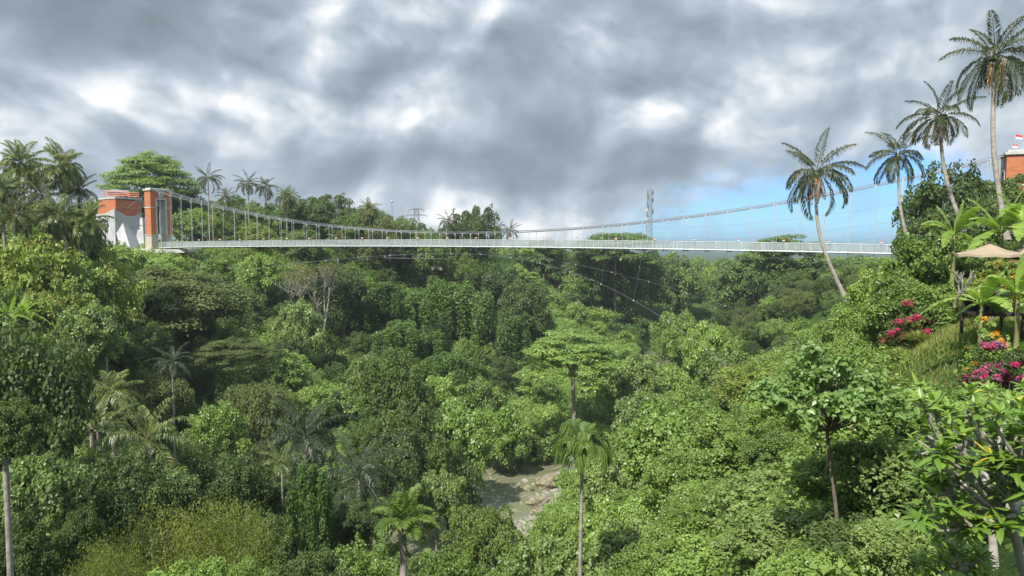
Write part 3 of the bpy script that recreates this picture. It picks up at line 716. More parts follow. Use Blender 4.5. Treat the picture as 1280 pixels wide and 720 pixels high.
# ---------------------------------------------------------------- anchorage building beside the left tower
def build_left():
    root = empty('anchorage_building', (-105, 199, -4), 'white concrete anchorage with orange brick top beside the left tower', 'building')
    inv = parent_inv(root)
    def put(mb, nm, mt): o = mb.build(nm, mt, root); o.matrix_parent_inverse = inv; return o
    A = at(124, 290, 204); B = at(146, 290, 196.5); C = at(178, 290, 205); D = at(150, 290, 215); C2 = at(184, 290, 206)
    zt = at(150, 249, 200).z; zb = at(150, 269, 200).z
    def onwall(px):   # a place on the outer faces A-B-C seen at this photo column
        k = (px - 640) / F
        P0, P1 = (A, B) if px < 146 else (B, C)
        u = (P0.x - k * P0.y) / ((P0.x - P1.x) - k * (P0.y - P1.y)); return P0.lerp(P1, u)
    prof = [(124, 268), (135, 267), (142, 263), (146, 261), (152, 265), (160, 270), (170, 270), (177.5, 265)]
    mb = MB(); cen = (A + B + C + D) / 4; V = []
    for px, py in prof:
        w = onwall(px); o_ = (w - cen); o_.z = 0; o_ = w + o_.normalized() * .35; zz = at(0, py, w.y).z
        V += [(o_.x, o_.y, -6), (o_.x, o_.y, zz), (w.x, w.y, zz - .003), (w.x, w.y, -6)]
    n = len(prof); Q = []
    for i in range(n - 1):
        k = 4 * i
        for e in range(3): Q.append((k + e, k + e + 4, k + e + 5, k + e + 1))
    Q += [(0, 1, 2, 3), (4 * n - 1, 4 * n - 2, 4 * n - 3, 4 * n - 4)]
    mb.add(V, Q); mb.prism([(A.x, A.y), (B.x, B.y), (C.x, C.y), (D.x, D.y)], -6, at(0, 275, 200).z); put(mb, 'concrete_wall', M['plaster'])
    mb = MB(); e = .0; mb.prism([(A.x, A.y), (B.x, B.y), (C.x, C.y), (D.x, D.y)], at(0, 276, 200).z, [at(0, 249, 204).z, at(0, 249, 197).z, at(0, 252, 205).z, at(0, 249, 215).z])
    # brick band stands slightly inside; the wedge buttresses bite up into it
    V = mb.V[0]; c = V.mean(axis=0); V[:, :2] = c[:2] + (V[:, :2] - c[:2]) * 1.012; put(mb, 'brick_parapet', M['brick'])
    mb = MB(); mb.prism([tuple(c[:2] + (np.array([p.x, p.y]) - c[:2]) * 1.05) for p in (A, B, C, D)], at(0, 249, 200).z, at(0, 247, 200).z); put(mb, 'coping', M['concrete'])
    # wedge buttresses: top edge against the wall, foot thrown forward
    def wedge(px0, px1, ytop0, ytop1, d0, shift, dfoot, nm='buttress'):
        a = at(px0, ytop0, d0); b = at(px1, ytop1, d0 + (px1 - px0) * .04)
        a2 = at(px0 + shift, 313, dfoot); b2 = at(px1 + shift, 313, dfoot + (px1 - px0) * .04)
        off = Vector((0, 6, 0)); V = [a, b, b2, a2, a + off, b + off, b2 + off, a2 + off]
        mb = MB(); mb.add([tuple(v) for v in V], [(0, 1, 2, 3), (4, 7, 6, 5), (0, 4, 5, 1), (3, 2, 6, 7), (0, 3, 7, 4), (1, 5, 6, 2)]); put(mb, nm, M['plaster'])
    wedge(127, 133, 274, 273, 202.5, 9, 199)
    wedge(139, 151, 271, 270, 198, 13, 194)
    wedge(159, 178, 276, 272, 202, 3, 199.5)
    # look-out deck on the roof
    r2 = empty('rooftop_lookout', (at(146, 247, 202)), 'orange railed look-out with grey shade roof on top of the anchorage', 'pavilion')
    inv2 = parent_inv(r2); o0 = r2.location
    def put2(mb, nm, mt): o = mb.build(nm, mt, r2); o.matrix_parent_inverse = inv2
    L0 = at(129, 246, 203); R0 = at(163, 247, 203)
    mb = MB()
    for dz in (.45, .95, 1.5):
        mb.tube([(L0.x, L0.y, L0.z + dz), (R0.x, R0.y, R0.z + dz)], .1, 4); mb.tube([(L0.x + 1, L0.y + 5, L0.z + dz), (R0.x, R0.y + 5, R0.z + dz)], .1, 4)
    put2(mb, 'railing', M['orangepaint'])
    for px in (131, 138, 146, 154, 162):
        a = at(px, 247, 203); mb = MB(); mb.tube([(a.x, a.y, a.z - .2), (a.x, a.y, a.z + 1.5)], .09, 4); put2(mb, 'post', M['orangepaint'])
    a = at(139, 241, 205); b = at(154, 241, 205)
    mb = MB(); V = []; n = 7
    for i in range(n):
        u = i / (n - 1); x = a.x + (b.x - a.x) * u; z = a.z + .9 * math.sin(u * math.pi) ** .6
        V += [(x, 203.2, z), (x, 207, z), (x, 203.2, a.z - .9), (x, 207, a.z - .9)]
    Q = []
    for i in range(n - 1):
        k = 4 * i; Q += [(k, k + 4, k + 5, k + 1), (k + 2, k, k + 4, k + 6), (k + 1, k + 3, k + 7, k + 5)]
    mb.add(V, Q); put2(mb, 'shade_roof', M['greysheet'])
    # blue pipe frame standing before the wall
    a = at(171, 308, 194); b = at(188, 308, 194); r3 = empty('pipe_frame', (a.x, a.y, -3.6), 'thin blue-grey pipe frame standing between the white wall and the tower', 'frame')
    mb = MB(); h = at(0, 271, 194).z + 3.6; w = b.x - a.x
    mb.tube([(0, 0, 0), (0, 0, h), (w, 0, h - .3), (w, 0, 0)], .07, 6); mb.build('pipes', M['bluepipe'], r3)
    # landing slab
    mb = MB(); q = at(190, 309, 192)
    mb.box((q.x - 3, 199, -3.85), (24, 16, .9)); o = mb.build('landing', M['concrete']); tag(o, None, None); o['kind'] = 'structure'
M['orangepaint'] = principled('faded_orange_paint', (.55, .20, .12), .7)
M['greysheet'] = principled('grey_sheet', (.30, .33, .38), .6)
M['bluepipe'] = principled('blue_grey_pipe', (.16, .22, .33), .5)
build_left()

# ---------------------------------------------------------------- masts on the skyline
def lattice(name, px, ytop, ybase, d, wtop, wbase, label, cat, arms=(), dishes=False, seg=14):
    top = at(px, ytop, d); base = at(px, ybase, d); gz = g1(base.x, d); bz = min(base.z, gz)
    root = empty(name, (base.x, d, bz), label, cat); H = top.z - bz
    mb = MB(); hw = lambda z: (wbase + (wtop - wbase) * z / H) / 2
    for sx in (-1, 1):
        for sy in (-1, 1): mb.tube([(sx * hw(0), sy * hw(0), 0), (sx * hw(H), sy * hw(H), H)], .09, 4)
    for k in range(seg):
        z0, z1 = H * k / seg, H * (k + 1) / seg; a, b = hw(z0), hw(z1)
        for s in (-1, 1):
            mb.tube([(-a, s * a, z0), (b, s * b, z1)], .055, 4); mb.tube([(a, s * a, z0), (-b, s * b, z1)], .055, 4)
            mb.tube([(s * a, -a, z0), (s * b, b, z1)], .055, 4); mb.tube([(-b, s * b, z1), (b, s * b, z1)], .055, 4)
    mb.build('lattice_frame', M['mast'], root)
    for (z, w) in arms:
        m = MB(); zz = top.z - bz - z; m.tube([(-w, 0, zz), (0, 0, zz + .5), (w, 0, zz)], .14, 4); m.tube([(-w, 0, zz), (w, 0, zz)], .12, 4)
        for s in (-1, 1): m.tube([(s * w, 0, zz), (s * w, 0, zz - 1.3)], .09, 4)
        m.build('cross_arm', M['mast'], root)
    if dishes:
        rnd = random.Random(3)
        for k in range(9):
            z = H - 1.5 - k * .8 * (1 + k * .12); a = k * 2.1; m = MB(); m.box((math.cos(a) * 1.5, math.sin(a) * 1.5, z), (.45, .3, 2.0)); m.tube([(0, 0, z), (math.cos(a) * 1.4, math.sin(a) * 1.4, z)], .07, 4)
            m.build('antenna_panel', M['cable'], root)
        for k in range(2):
            m = MB(); m.tube([(-1.6, -.6 - .5, H - 9 - 4 * k), (-1.6, -.8 - .5, H - 9 - 4 * k)], [.8, .75], 8); m.build('dish', M['steel'], root)
        m = MB(); m.tube([(0, 0, H), (0, 0, H + 2.0)], .06, 4); m.build('spike', M['mast'], root)
    return root
M['mast'] = principled('mast_steel', (.22, .23, .24), .6, .2)
lattice('telecom_tower', 811, 237, 326, 330, 1.9, 2.6, 'tall grey lattice telecom mast with antennas rising behind the bridge', 'mast', dishes=True, seg=22)
lattice('electricity_pylon', 521, 260, 330, 330, 1.4, 6.0, 'small electricity pylon with cross arms on the skyline behind the bridge', 'pylon', arms=((.6, 3.4), (3.2, 4.6)), seg=10)
a = at(490, 252, 230); lp = empty('lamp_post', (a.x, a.y, g1(a.x, a.y)), 'slim pole with round white head above the trees left of the pylon', 'lamp post')
mb = MB(); hh = a.z - lp.location.z; mb.tube([(0, 0, 0), (0, 0, hh)], .07, 6); mb.build('pole', M['mast'], lp)
mb = MB(); mb.tube([(0, 0, hh - .3), (0, 0, hh - .1), (0, 0, hh + .2), (0, 0, hh + .4)], [.1, .4, .4, .1], 8); mb.build('lamp_head', M['white'], lp)

# thatched hut peeping over the far edge under the deck
a = at(545, 314, 240); gz = at(545, 330, 240).z
r = empty('thatched_hut', (a.x, a.y, gz), 'thatched hut with conical roof on the cliff edge under the bridge', 'hut')
mb = MB(); ths = np.linspace(0, 2 * np.pi, 13); mb.tube([(0, 0, 4.6), (0, 0, 3.9), (0, 0, 2.8), (0, 0, 1.9), (0, 0, 1.7)], [.1, .8, 2.6, 4.4, 4.3], 12, False); mb.build('roof', M['thatch'] if 'thatch' in M else principled('thatch', (.24, .18, .12), .95, noise=(6, (.36, .28, .19), .4, .7), bump=(20, .6, .1)), r, True)
mb = MB(); mb.tube([(0, 0, -2), (0, 0, 1.9)], 3.0, 8); mb.build('wall', M['beige'], r)

# thin power lines crossing above the right bank
for k, (y0, y1, y2) in enumerate(((262, 246, 226), (276, 262, 250), (290, 281, 270), (298, 290, 283))):
    d = 150; a, b, c = at(690, y0 + 12, 260), at(960, y0, 170), at(1300, y2, 120)
    pts = []
    for i in range(25):
        u = i / 24; pts.append(tuple(a.lerp(c, u) + Vector((0, 0, -5.0 * math.sin(u * math.pi)))))
    mb = MB(); mb.tube(pts, .018, 4); o = mb.build('power_line', M['mast']); tag(o, ['topmost', 'second highest', 'third highest', 'lowest'][k] + ' of four thin power lines sagging across the blue sky on the right', 'power line', 'power lines over the right bank')

# ================================================================= VEGETATION
def T(key, px, py, d, wpx, label, **k):
    """tree whose crown top stands at photo pixel (px, py), d metres ahead, wpx pixels wide"""
    p = at(px, py, d); w = wpx * d / F
    k.setdefault('cat', 'tree'); return tree(key, p.x, p.y, p.z, w, label, **k)
def Pm(kind, px, py, d, label, bpx=None, bpy_=None, bd=None, **k):
    c = at(px, py, d); b = None
    if bpx is not None: b = tuple(at(bpx, bpy_, bd or d))
    return palm(kind, tuple(c), label, b, **k)

# --- coconut palms on the right bank
Pm('coco', 1020, 214, 62, 'coconut palm leaning left before the blue sky, leftmost of the four right bank palms', 1058, 376, 60, size=.98, r=.145, nuts=True, dead=True, bow=-.9, rz=.4, variant=0, group='coconut palms on the right bank')
Pm('coco', 1122, 193, 68, 'coconut palm with slim curved trunk, shorter neighbour left of the two tallest palms', 1141, 330, 66, size=.86, r=.13, nuts=True, bow=-.4, rz=2.0, variant=1, group='coconut palms on the right bank')
Pm('coco', 1174, 145, 64, 'tall coconut palm leaning over the dark wood, second tallest of the four', 1204, 290, 62, size=.88, r=.15, nuts=True, dead=True, bow=-.5, rz=3.3, variant=2, group='coconut palms on the right bank')
Pm('coco', 1244, 68, 54, 'tallest coconut palm rising beside the distant brick tower with hanging dead fronds', 1258, 300, 52, size=.98, r=.16, nuts=True, dead=True, bow=-.5, rz=5.2, variant=3, group='coconut palms on the right bank')
# --- coconut palms on the left height
for i, (px, py, d, s, kk, lb) in enumerate([
    (28, 205, 105, 1.05, 'full', 'tallest coconut palm of the dense stand at the left edge'),
    (78, 208, 104, 1.0, 'full', 'coconut palm with drooping fronds just right of the tallest in the left stand'),
    (3, 240, 100, 1.0, 'full', 'coconut palm cut by the left edge of the view beside the tallest palm'),
    (52, 244, 99, .95, 'coco', 'coconut palm with brown hanging fronds low between the two tallest left palms'),
    (98, 238, 106, .9, 'coco', 'coconut palm at the outer right side of the left palm stand'),
    (106, 278, 98, .9, 'full', 'low shaggy coconut palm right in front of the white anchorage wall'),
    (18, 268, 93, .9, 'coco', 'low coconut palm above the yellow-green canopy at the left edge'),
    (70, 268, 96, .8, 'full', 'low coconut palm in the middle of the left stand under the taller crowns')]):
    Pm(kk, px, py, d, lb, size=s, variant=i, group='coconut palms on the left height', dead=(i in (0, 1, 3)), nuts=True, r=.18)
for i, (px, py, d, s, lb) in enumerate([
    (260, 222, 215, 1.2, 'small coconut palm peeping out right beside the big umbrella tree behind the brick tower'),
    (283, 246, 225, 1.0, 'smallest coconut palm in the gap between the umbrella tree and the pair of thin palms'),
    (310, 229, 222, 1.15, 'left one of the pair of thin skyline palms behind the main cable'),
    (332, 233, 226, 1.1, 'right one of the pair of thin skyline palms behind the main cable'),
    (358, 246, 220, 1.0, 'palm crown mixed in the trees just right of the pair of thin palms'),
    (462, 262, 222, .95, 'round fan-headed palm left of the lamp post on the skyline'),
    (560, 276, 235, 1.0, 'palm crown just left of the round dark tree by the pylon'),
    (621, 286, 300, 1.2, 'left one of two tiny palms right of the round dark tree'),
    (638, 288, 305, 1.2, 'right one of two tiny palms right of the round dark tree'),
    (422, 300, 215, .9, 'palm with drooping fronds standing behind the bridge rail in the middle of the tree row')]):
    Pm('full' if i in (4, 5, 9) else 'coco', px, py, d, lb, size=s, variant=i, group='palms on the skyline behind the bridge', r=.17)
# --- palms in the gorge
Pm('areca', 727, 556, 38, 'areca palm with glossy drooping crown and thin straight trunk standing before the river', size=.92, r=.10, name='areca_palm', skirt=True, rz=.5)
Pm('areca_up', 503, 650, 34, 'short palm with upright spiky fronds and thick brown trunk at the bottom left of centre', size=.92, r=.2, name='areca_palm', rz=.2)
Pm('young', 187, 552, 62, 'coconut palm with broad arching fronds low on the shaded left slope', size=1.15, r=.2, variant=0, rz=1.0)
Pm('young', 122, 540, 68, 'coconut palm with fresh green centre frond just left of the broad arching palm', size=1.0, r=.2, variant=1, rz=2.2)
Pm('full', 140, 492, 74, 'coconut palm with yellowish fronds half hidden upslope of the broad arching palm', size=.75, r=.2, variant=0)
Pm('full', 110, 436, 84, 'drooping palm under the edge of the big dull spreading tree', size=.75, r=.2, variant=1)
Pm('grey', 382, 546, 72, 'grey-green sugar palm with long dark fronds above the creeper column', size=1.15, r=.22, name='sugar_palm', variant=0, rz=.3)
Pm('grey', 448, 596, 66, 'grey-green sugar palm with low arching fronds right of the creeper column', size=1.1, r=.22, name='sugar_palm', variant=1, rz=1.2)
Pm('grey', 215, 452, 92, 'dark grey sugar palm in the shade under the big dull spreading tree', size=.6, r=.16, name='sugar_palm', variant=1, rz=2.2)
Pm('young', 352, 580, 62, 'slender-trunked grey palm left of the creeper column', size=.55, r=.1, variant=1)

# --- skyline trees
for key, px, py, d, w, lb in [
    ('mid', 30, 246, 118, 100, 'green tree filling the gaps behind the palm stand at the left edge'),
    ('dark', 95, 262, 122, 70, 'dark green tree behind the right side of the left palm stand'),
    ('olive', 60, 276, 112, 90, 'olive tree behind the low palms of the left stand'),
    ('dark', 118, 250, 235, 60, 'dark tree left behind the rooftop look-out'),
    ('dark', 222, 238, 240, 70, 'dark leafy tree filling the space right behind the brick tower'),
    ('mid', 170, 250, 245, 70, 'dark leafy tree just above the white anchorage wall')]:
    T(key, px, py, d, w, lb, group='trees behind the left palms and tower')
T('albizia_top', 187, 184, 232, 132, 'large umbrella shaped tree with layered dark crown behind the brick tower', squash=1.0, rz=0)
SK = 'trees along the skyline behind the bridge'
for key, px, py, d, w, lb in [
    ('dark', 236, 246, 236, 56, 'dark tree between the umbrella tree and the first small palm'),
    ('mid', 272, 252, 238, 58, 'tree filling the gap between the first two small skyline palms'),
    ('olive', 298, 246, 240, 56, 'olive green tree top directly left of the pair of thin palms'),
    ('mid', 322, 252, 236, 50, 'tree behind the pair of thin skyline palms'),
    ('dark', 372, 250, 240, 56, 'dark tree joining the palm crown and the tall dark-green skyline tree'),
    ('dull', 448, 258, 238, 60, 'dull green tree behind the fan-headed palm'),
    ('mid', 486, 268, 238, 56, 'green tree behind the slim lamp post'),
    ('olive', 512, 276, 240, 50, 'olive tree left in front of the pylon'),
    ('dark', 548, 284, 244, 46, 'dark tree between the pylon and the round dark tree'),
    ('far', 655, 306, 300, 46, 'low tree just under the deck right of midspan'),
    ('far', 700, 310, 305, 56, 'tree crown behind the deck below the small flat-topped tree'),
    ('far', 742, 310, 296, 60, 'leafy tree under the left side of the wide umbrella tree'),
    ('far', 780, 311, 300, 60, 'leafy tree under the middle of the wide umbrella tree'),
    ('far', 815, 314, 296, 56, 'tree hiding the foot of the telecom mast'),
    ('far', 850, 317, 300, 56, 'low tree on the ridge right of the telecom mast'),
    ('far', 930, 322, 262, 70, 'tree below the left one of the flat-topped pair before the blue sky'),
    ('far', 975, 322, 240, 76, 'tree under the flat-topped tree before the blue sky'),
    ('far', 1020, 324, 232, 70, 'ridge tree left of the leaning palm trunk just under the deck'),
    ('far', 1070, 322, 225, 70, 'ridge tree right of the leaning palm trunk just under the deck'),
    ('mid', 245, 262, 225, 60, 'leafy tree under the small palm just right of the umbrella tree'),
    ('olive', 290, 268, 222, 56, 'olive tree below the smallest skyline palm behind the hangers'),
    ('yellow', 322, 280, 215, 50, 'yellow-green tree under the pair of thin skyline palms'),
    ('mid', 352, 256, 228, 60, 'round green tree between the thin palms and the tall dark-green tree'),
    ('dark', 403, 241, 230, 70, 'tall round dark-green tree on the skyline left of the fan-headed palm'),
    ('olive', 375, 285, 214, 56, 'low olive tree behind the deck below the tall dark-green tree'),
    ('mid', 440, 268, 225, 52, 'green tree just right of the tall dark-green skyline tree'),
    ('dull', 478, 270, 222, 60, 'dull green tree beneath the slim lamp post'),
    ('dark', 508, 284, 228, 50, 'dark low tree left of the pylon foot'),
    ('mid', 535, 288, 226, 46, 'bushy tree right of the pylon foot ending the long tree row'),
    ('dark', 592, 255, 245, 62, 'round dark tree standing alone above the deck near the middle of the bridge'),
    ('olive', 575, 292, 242, 46, 'olive bush left of the lone round dark tree behind the rail'),
    ('umbrella', 680, 298, 300, 60, 'small flat-topped tree behind the rail just right of midspan'),
    ('umbrella', 770, 284, 290, 130, 'wide flat-topped umbrella tree left of the telecom mast'),
    ('umbrella', 985, 290, 240, 108, 'flat-topped umbrella tree seen through the rail in front of the blue sky'),
    ('umbrella', 960, 304, 262, 84, 'lower flat-topped umbrella tree left beside the one before the blue sky')]:
    T(key, px, py, d, w, lb, group=SK, bark='bark', rz=0.3)

# --- left hillside
LH = 'trees on the left hillside'
for key, px, py, d, w, sq, lb in [
    ('yellow', 40, 292, 92, 120, 1, 'yellow-green tree with reddish young leaves at the left edge below the palms'),
    ('lime', 92, 318, 96, 70, 1, 'fresh green tree between the yellow-green tree and the white wall'),
    ('yellow', 128, 314, 100, 78, 1, 'pale yellow-green tree directly below the white anchorage wall'),
    ('lime', 152, 302, 150, 52, .8, 'bright lime bush-like tree growing against the foot of the white wall'),
    ('lime', 200, 318, 165, 60, .7, 'bright green tree right under the brick tower landing'),
    ('yellow', 70, 350, 86, 80, 1, 'olive-yellow tree with pale trunk below the leftmost canopy'),
    ('mid', 10, 352, 84, 80, 1, 'mid green tree half cut by the left edge above the big-leaved plants'),
    ('cool', 110, 378, 82, 70, .9, 'cool green leafy tree left of the big dull spreading tree'),
    ('dark', 60, 410, 74, 90, 1, 'dark green tree above the large shaded tree at the left edge'),
    ('umbrella_dull', 215, 328, 128, 216, 1, 'big dull grey-green spreading tree on the hillside under the left tower'),
    ('umbrella_dull', 292, 420, 112, 110, .8, 'second, smaller dull spreading tree with forked pale trunk downslope of the big one'),
    ('lime', 325, 316, 178, 54, .9, 'bright green tree just below the deck above the dull spreading tree'),
    ('mid', 280, 316, 182, 58, .8, 'green tree below the deck between the tower and the bright green one'),
    ('cool', 372, 376, 160, 62, 1, 'tree with whitish shining leaves below the bare pale tree'),
    ('dark', 430, 330, 185, 70, 1, 'dark tree on the cliff top right of the bare pale tree'),
    ('lime', 285, 402, 140, 46, .9, 'bright sunlit bush tree beside the bare reddish soil patch'),
    ('lime', 352, 440, 138, 76, .8, 'sunlit lime tree on the open slope right of the soil patch'),
    ('cool', 330, 478, 128, 50, .9, 'pale leaved tree below the sunlit slope'),
    ('lime', 395, 478, 130, 50, .9, 'small bright tree left of the olive round tree on the middle slope'),
    ('cool', 458, 442, 140, 52, .9, 'pale green tree leaning on the olive round tree from the left'),
    ('olive', 492, 442, 128, 92, .95, 'olive round tree with airy crown in the middle of the left slope'),
    ('dark', 500, 500, 100, 104, 1, 'wide dark green tree above the river bend on the left side'),
    ('lime', 572, 502, 118, 84, 1, 'bright lime tree right beside the wide dark green one'),
    ('lime', 548, 468, 135, 62, .9, 'fresh green tree upslope of the bright lime tree'),
    ('mid', 600, 470, 150, 70, 1, 'leafy tree at the foot of the cliff left of the tall umbrella tree'),
    ('dark', 560, 558, 108, 84, 1, 'dark dense tree on the left river bank'),
    ('cool', 546, 584, 92, 60, .9, 'pale bushy tree in front of the dark dense river bank tree'),
    ('dark', 470, 560, 86, 90, 1, 'dark tree behind the low arching sugar palm'),
    ('olive', 460, 520, 98, 60, .9, 'olive tree upslope of the sugar palm'),
    ('dull', 320, 470, 98, 90, 1, 'dull green airy tree left of the sugar palm on the middle slope'),
    ('mid', 268, 500, 84, 80, 1, 'leafy tree right of the broad arching palm'),
    ('dark', 240, 560, 66, 84, 1, 'dark rounded tree above the olive bamboo clump'),
    ('dark', 300, 562, 60, 80, 1, 'dark tree with small leaves right above the olive bamboo clump'),
    ('dark', 160, 560, 56, 96, 1, 'fine leaved dark tree in front of the broad arching palm'),
    ('dark', 30, 412, 58, 150, 1.15, 'large shaded tree with pale trunk and a few orange leaves at the left edge'),
    ('cool', 38, 560, 50, 100, 1, 'shaded broad-leaved tree at the bottom left beside the pale trunk'),
    ('olive', 425, 640, 62, 80, .8, 'olive green low tree at the foot of the creeper column'),
    ('mid', 455, 676, 50, 90, .9, 'rounded mid green tree left of the short spiky palm'),
    ('dark', 330, 640, 54, 90, .9, 'dark tree between the olive bamboo and the creeper column')]:
    T(key, px, py, d, w, lb, squash=sq, group=LH, bark='pale_bark' if 'pale' in lb else 'bark')
T('drape', 387, 574, 57, 68, 'tall trunk wholly wrapped in leafy creeper like a green column', cat='tree', name='creeper_clad_tree', squash=1.75, keep=True)
for key, px, py, d, w, sq, lb in [
    ('neardark', 95, 640, 44, 62, 1.1, 'small glossy bright green tree left of the olive bamboo clump'),
    ('nearlime', 235, 704, 26, 110, .8, 'fresh green shrub with cream flower tips cut by the bottom edge'),
    ('neardark', 20, 650, 40, 90, 1, 'dark bush around the base of the pale trunk at the left edge'),
    ('olive', 603, 628, 68, 92, .9, 'olive tree with open crown and branching stem just before the river'),
    ('nearmid', 650, 690, 58, 80, 1, 'reddish tinged green bush at the bottom right of the olive river tree'),
    ('nearmid', 560, 690, 44, 90, .9, 'green bush right of the short spiky palm at the bottom edge'),
    ('neardark', 380, 690, 40, 90, .8, 'dark green bush at the bottom edge under the creeper column'),
    ('nearmid', 300, 700, 34, 70, .8, 'mid green bush at the bottom edge right of the flowering shrub')]:
    T(key, px, py, d, w, lb, squash=sq, group='low trees along the bottom of the gorge', cat='tree' if 'tree' in lb else 'bush', name='broadleaf_tree' if 'tree' in lb else 'bush', bark='pale_bark' if 'pale' in lb else 'bark')
for px, py, w, lb in ((190, 628, 200, 'left half of the big olive feathery bamboo clump near the bottom left'), (268, 614, 170, 'right, taller half of the big olive feathery bamboo clump near the bottom left'), (130, 672, 130, 'low outer clump of the olive feathery bamboo at the bottom left')):
    T('feather', px, py, 42 if w > 140 else 38, w, lb, name='bamboo_clump', cat='bamboo', group='olive bamboo clumps', squash=.9)

# --- middle of the valley
T('umbrella_lime', 716, 408, 140, 146, 'tall umbrella tree with layered light green crown and pale trunk in the valley centre', bark='pale_bark', squash=.80, trunk_r=.42)
for key, px, py, d, w, sq, lb in [
    ('lime', 888, 404, 132, 62, 1.1, 'pale lime tree with round crown standing out behind the right spur'),
    ('cool', 912, 432, 118, 84, .8, 'greyish leafed tree in front of the pale lime tree'),
    ('mid', 845, 386, 190, 60, 1, 'rounded tree near the end of the white wind cable'),
    ('dark', 610, 330, 225, 70, 1, 'dark vine hung tree under the deck right of the thatched hut'),
    ('dark', 655, 345, 215, 64, 1.1, 'dark tree with pale stem on the cliff end below midspan'),
    ('olive', 586, 322, 232, 50, 1, 'yellowish bamboo-like tree right of the thatched hut'),
    ('lime', 745, 496, 152, 66, .9, 'bright tree right behind the trunk of the umbrella tree'),
    ('mid', 784, 470, 168, 70, .9, 'green tree on the valley floor right of the umbrella crown'),
    ('lime', 838, 452, 185, 70, .9, 'bright tree on the valley floor below the white wind cable'),
    ('mid', 866, 430, 200, 60, .9, 'green tree left behind the pale lime tree'),
    ('mid', 668, 522, 146, 74, .8, 'green tree hiding the upper end of the visible river'),
    ('lime', 690, 506, 158, 60, .8, 'bright tree left behind the umbrella tree trunk'),
    ('lime', 628, 508, 138, 72, .9, 'bright tree hanging over the left river bank'),
    ('cool', 810, 482, 120, 76, .9, 'whitish leafed bushy tree in the valley right of the umbrella tree'),
    ('lime', 765, 430, 160, 70, .9, 'bright tree just right behind the umbrella tree crown'),
    ('cool', 800, 440, 150, 60, .9, 'pale tree on the valley floor between umbrella tree and right spur')]:
    T(key, px, py, d, w, lb, squash=sq, group='trees in the middle of the valley')

# --- right spur
RS = 'trees on the right spur'
for key, px, py, d, w, sq, lb in [
    ('yellow', 945, 452, 80, 90, .9, 'yellow-green tree on the crest of the right spur'),
    ('mid', 880, 478, 84, 96, .9, 'leafy tree on the spur crest left of the yellow-green one'),
    ('dull', 838, 506, 88, 80, .9, 'greyish tree on the spur crest above the river'),
    ('mid', 790, 536, 90, 84, .9, 'mid green tree low on the spur right of the areca palm crown'),
    ('cool', 770, 566, 78, 80, .9, 'pale leaved tree directly right of the areca palm crown'),
    ('mid', 925, 520, 60, 120, .9, 'large dense green tree in the middle of the spur'),
    ('mid', 860, 560, 58, 110, .9, 'creeper covered tree on the spur below the crest'),
    ('lime', 790, 620, 56, 110, .8, 'bright tree right of the areca trunk'),
    ('cool', 800, 650, 44, 120, .8, 'broad leaved pale tree near the bottom right of the areca trunk'),
    ('mid', 700, 640, 60, 90, .9, 'green tree left of the areca trunk by the stony bank'),
    ('cool', 690, 676, 48, 110, .8, 'bottom green tree left of the areca trunk'),
    ('mid', 900, 610, 46, 130, .8, 'dense leafy tree left of the slender foreground trunk'),
    ('cool', 960, 590, 34, 140, .8, 'grey green leafy bush tree just left of the slender foreground trunk'),
    ('lime', 990, 468, 56, 110, .8, 'bright bushy tree left of the big-leaved crown'),
    ('mid', 1040, 400, 52, 80, .8, 'light green feathery bush at the foot of the leaning coconut palm')]:
    T(key, px, py, d, w, lb, squash=sq, group=RS)
for key, px, py, d, w, sq, lb in [
    ('nearcool', 985, 640, 26, 150, .8, 'pale leaved bush left of the slender trunk at the bottom'),
    ('nearlime', 900, 680, 30, 150, .8, 'fresh green bush at the bottom edge between areca and slender trunk'),
    ('nearmid', 1080, 560, 24, 150, .8, 'green bush right behind the slender trunk'),
    ('nearcool', 1130, 540, 22, 140, .8, 'leafy bush between the slender trunk and the frangipani'),
    ('neardark', 1090, 650, 18, 150, .8, 'dark shaded bush right of the slender trunk at the bottom'),
    ('nearlime', 1010, 690, 17, 130, .8, 'bright small leaved bush at the bottom below the slender trunk'),
    ('nearmid', 1060, 478, 34, 120, .8, 'green shrub under the big-leaved crown'),
    ('nearlime', 1115, 486, 30, 110, .8, 'yellowish leafy shrub right beside the big-leaved crown'),
    ('nearmid', 1170, 478, 26, 120, .7, 'shrub below the grassy slope'),
    ('neardark', 1225, 520, 18, 120, .8, 'dark shrub behind the frangipani branches'),
    ('nearlime', 1235, 480, 22, 80, .7, 'bright shrub under the magenta bougainvillea at the right edge')]:
    T(key, px, py, d, w, lb, squash=sq, group='bushes on the near right slope', name='bush', cat='bush')
# dark wood at the right
for key, px, py, d, w, sq, lb in [
    ('dark', 1192, 208, 80, 130, 1.1, 'dark wood tree behind the leaning tall palm trunks'),
    ('dark', 1168, 256, 76, 84, 1.1, 'dark wood tree nearest the right end of the bridge'),
    ('dark', 1262, 214, 84, 110, 1.1, 'dark wood tree in front of the right brick tower'),
    ('dark', 1220, 250, 74, 110, 1, 'dark wood tree low between the two tallest palm trunks')]:
    T(key, px, py, d, w, lb, squash=sq, group='dark trees of the right wood')
for key, px, py, d, w, sq, lb in [
    ('nearmid', 1172, 286, 46, 120, 1.1, 'feathery green tree left of the beige parasol'),
    ('nearlime', 1128, 322, 50, 84, 1, 'light green bush tree at the right end of the bridge deck'),
    ('nearmid', 1215, 308, 44, 90, 1, 'green tree behind the beige parasol'),
    ('neardark', 1266, 300, 42, 80, 1, 'dark green tree behind the parasol at the right edge'),
    ('nearlime', 1090, 352, 52, 84, .9, 'light green shrub tree behind the magenta flowers'),
    ('nearmid', 1150, 350, 40, 110, .9, 'leafy shrub tree beneath the parasol terrace')]:
    T(key, px, py, d, w, lb, squash=sq, group='garden trees around the parasol')

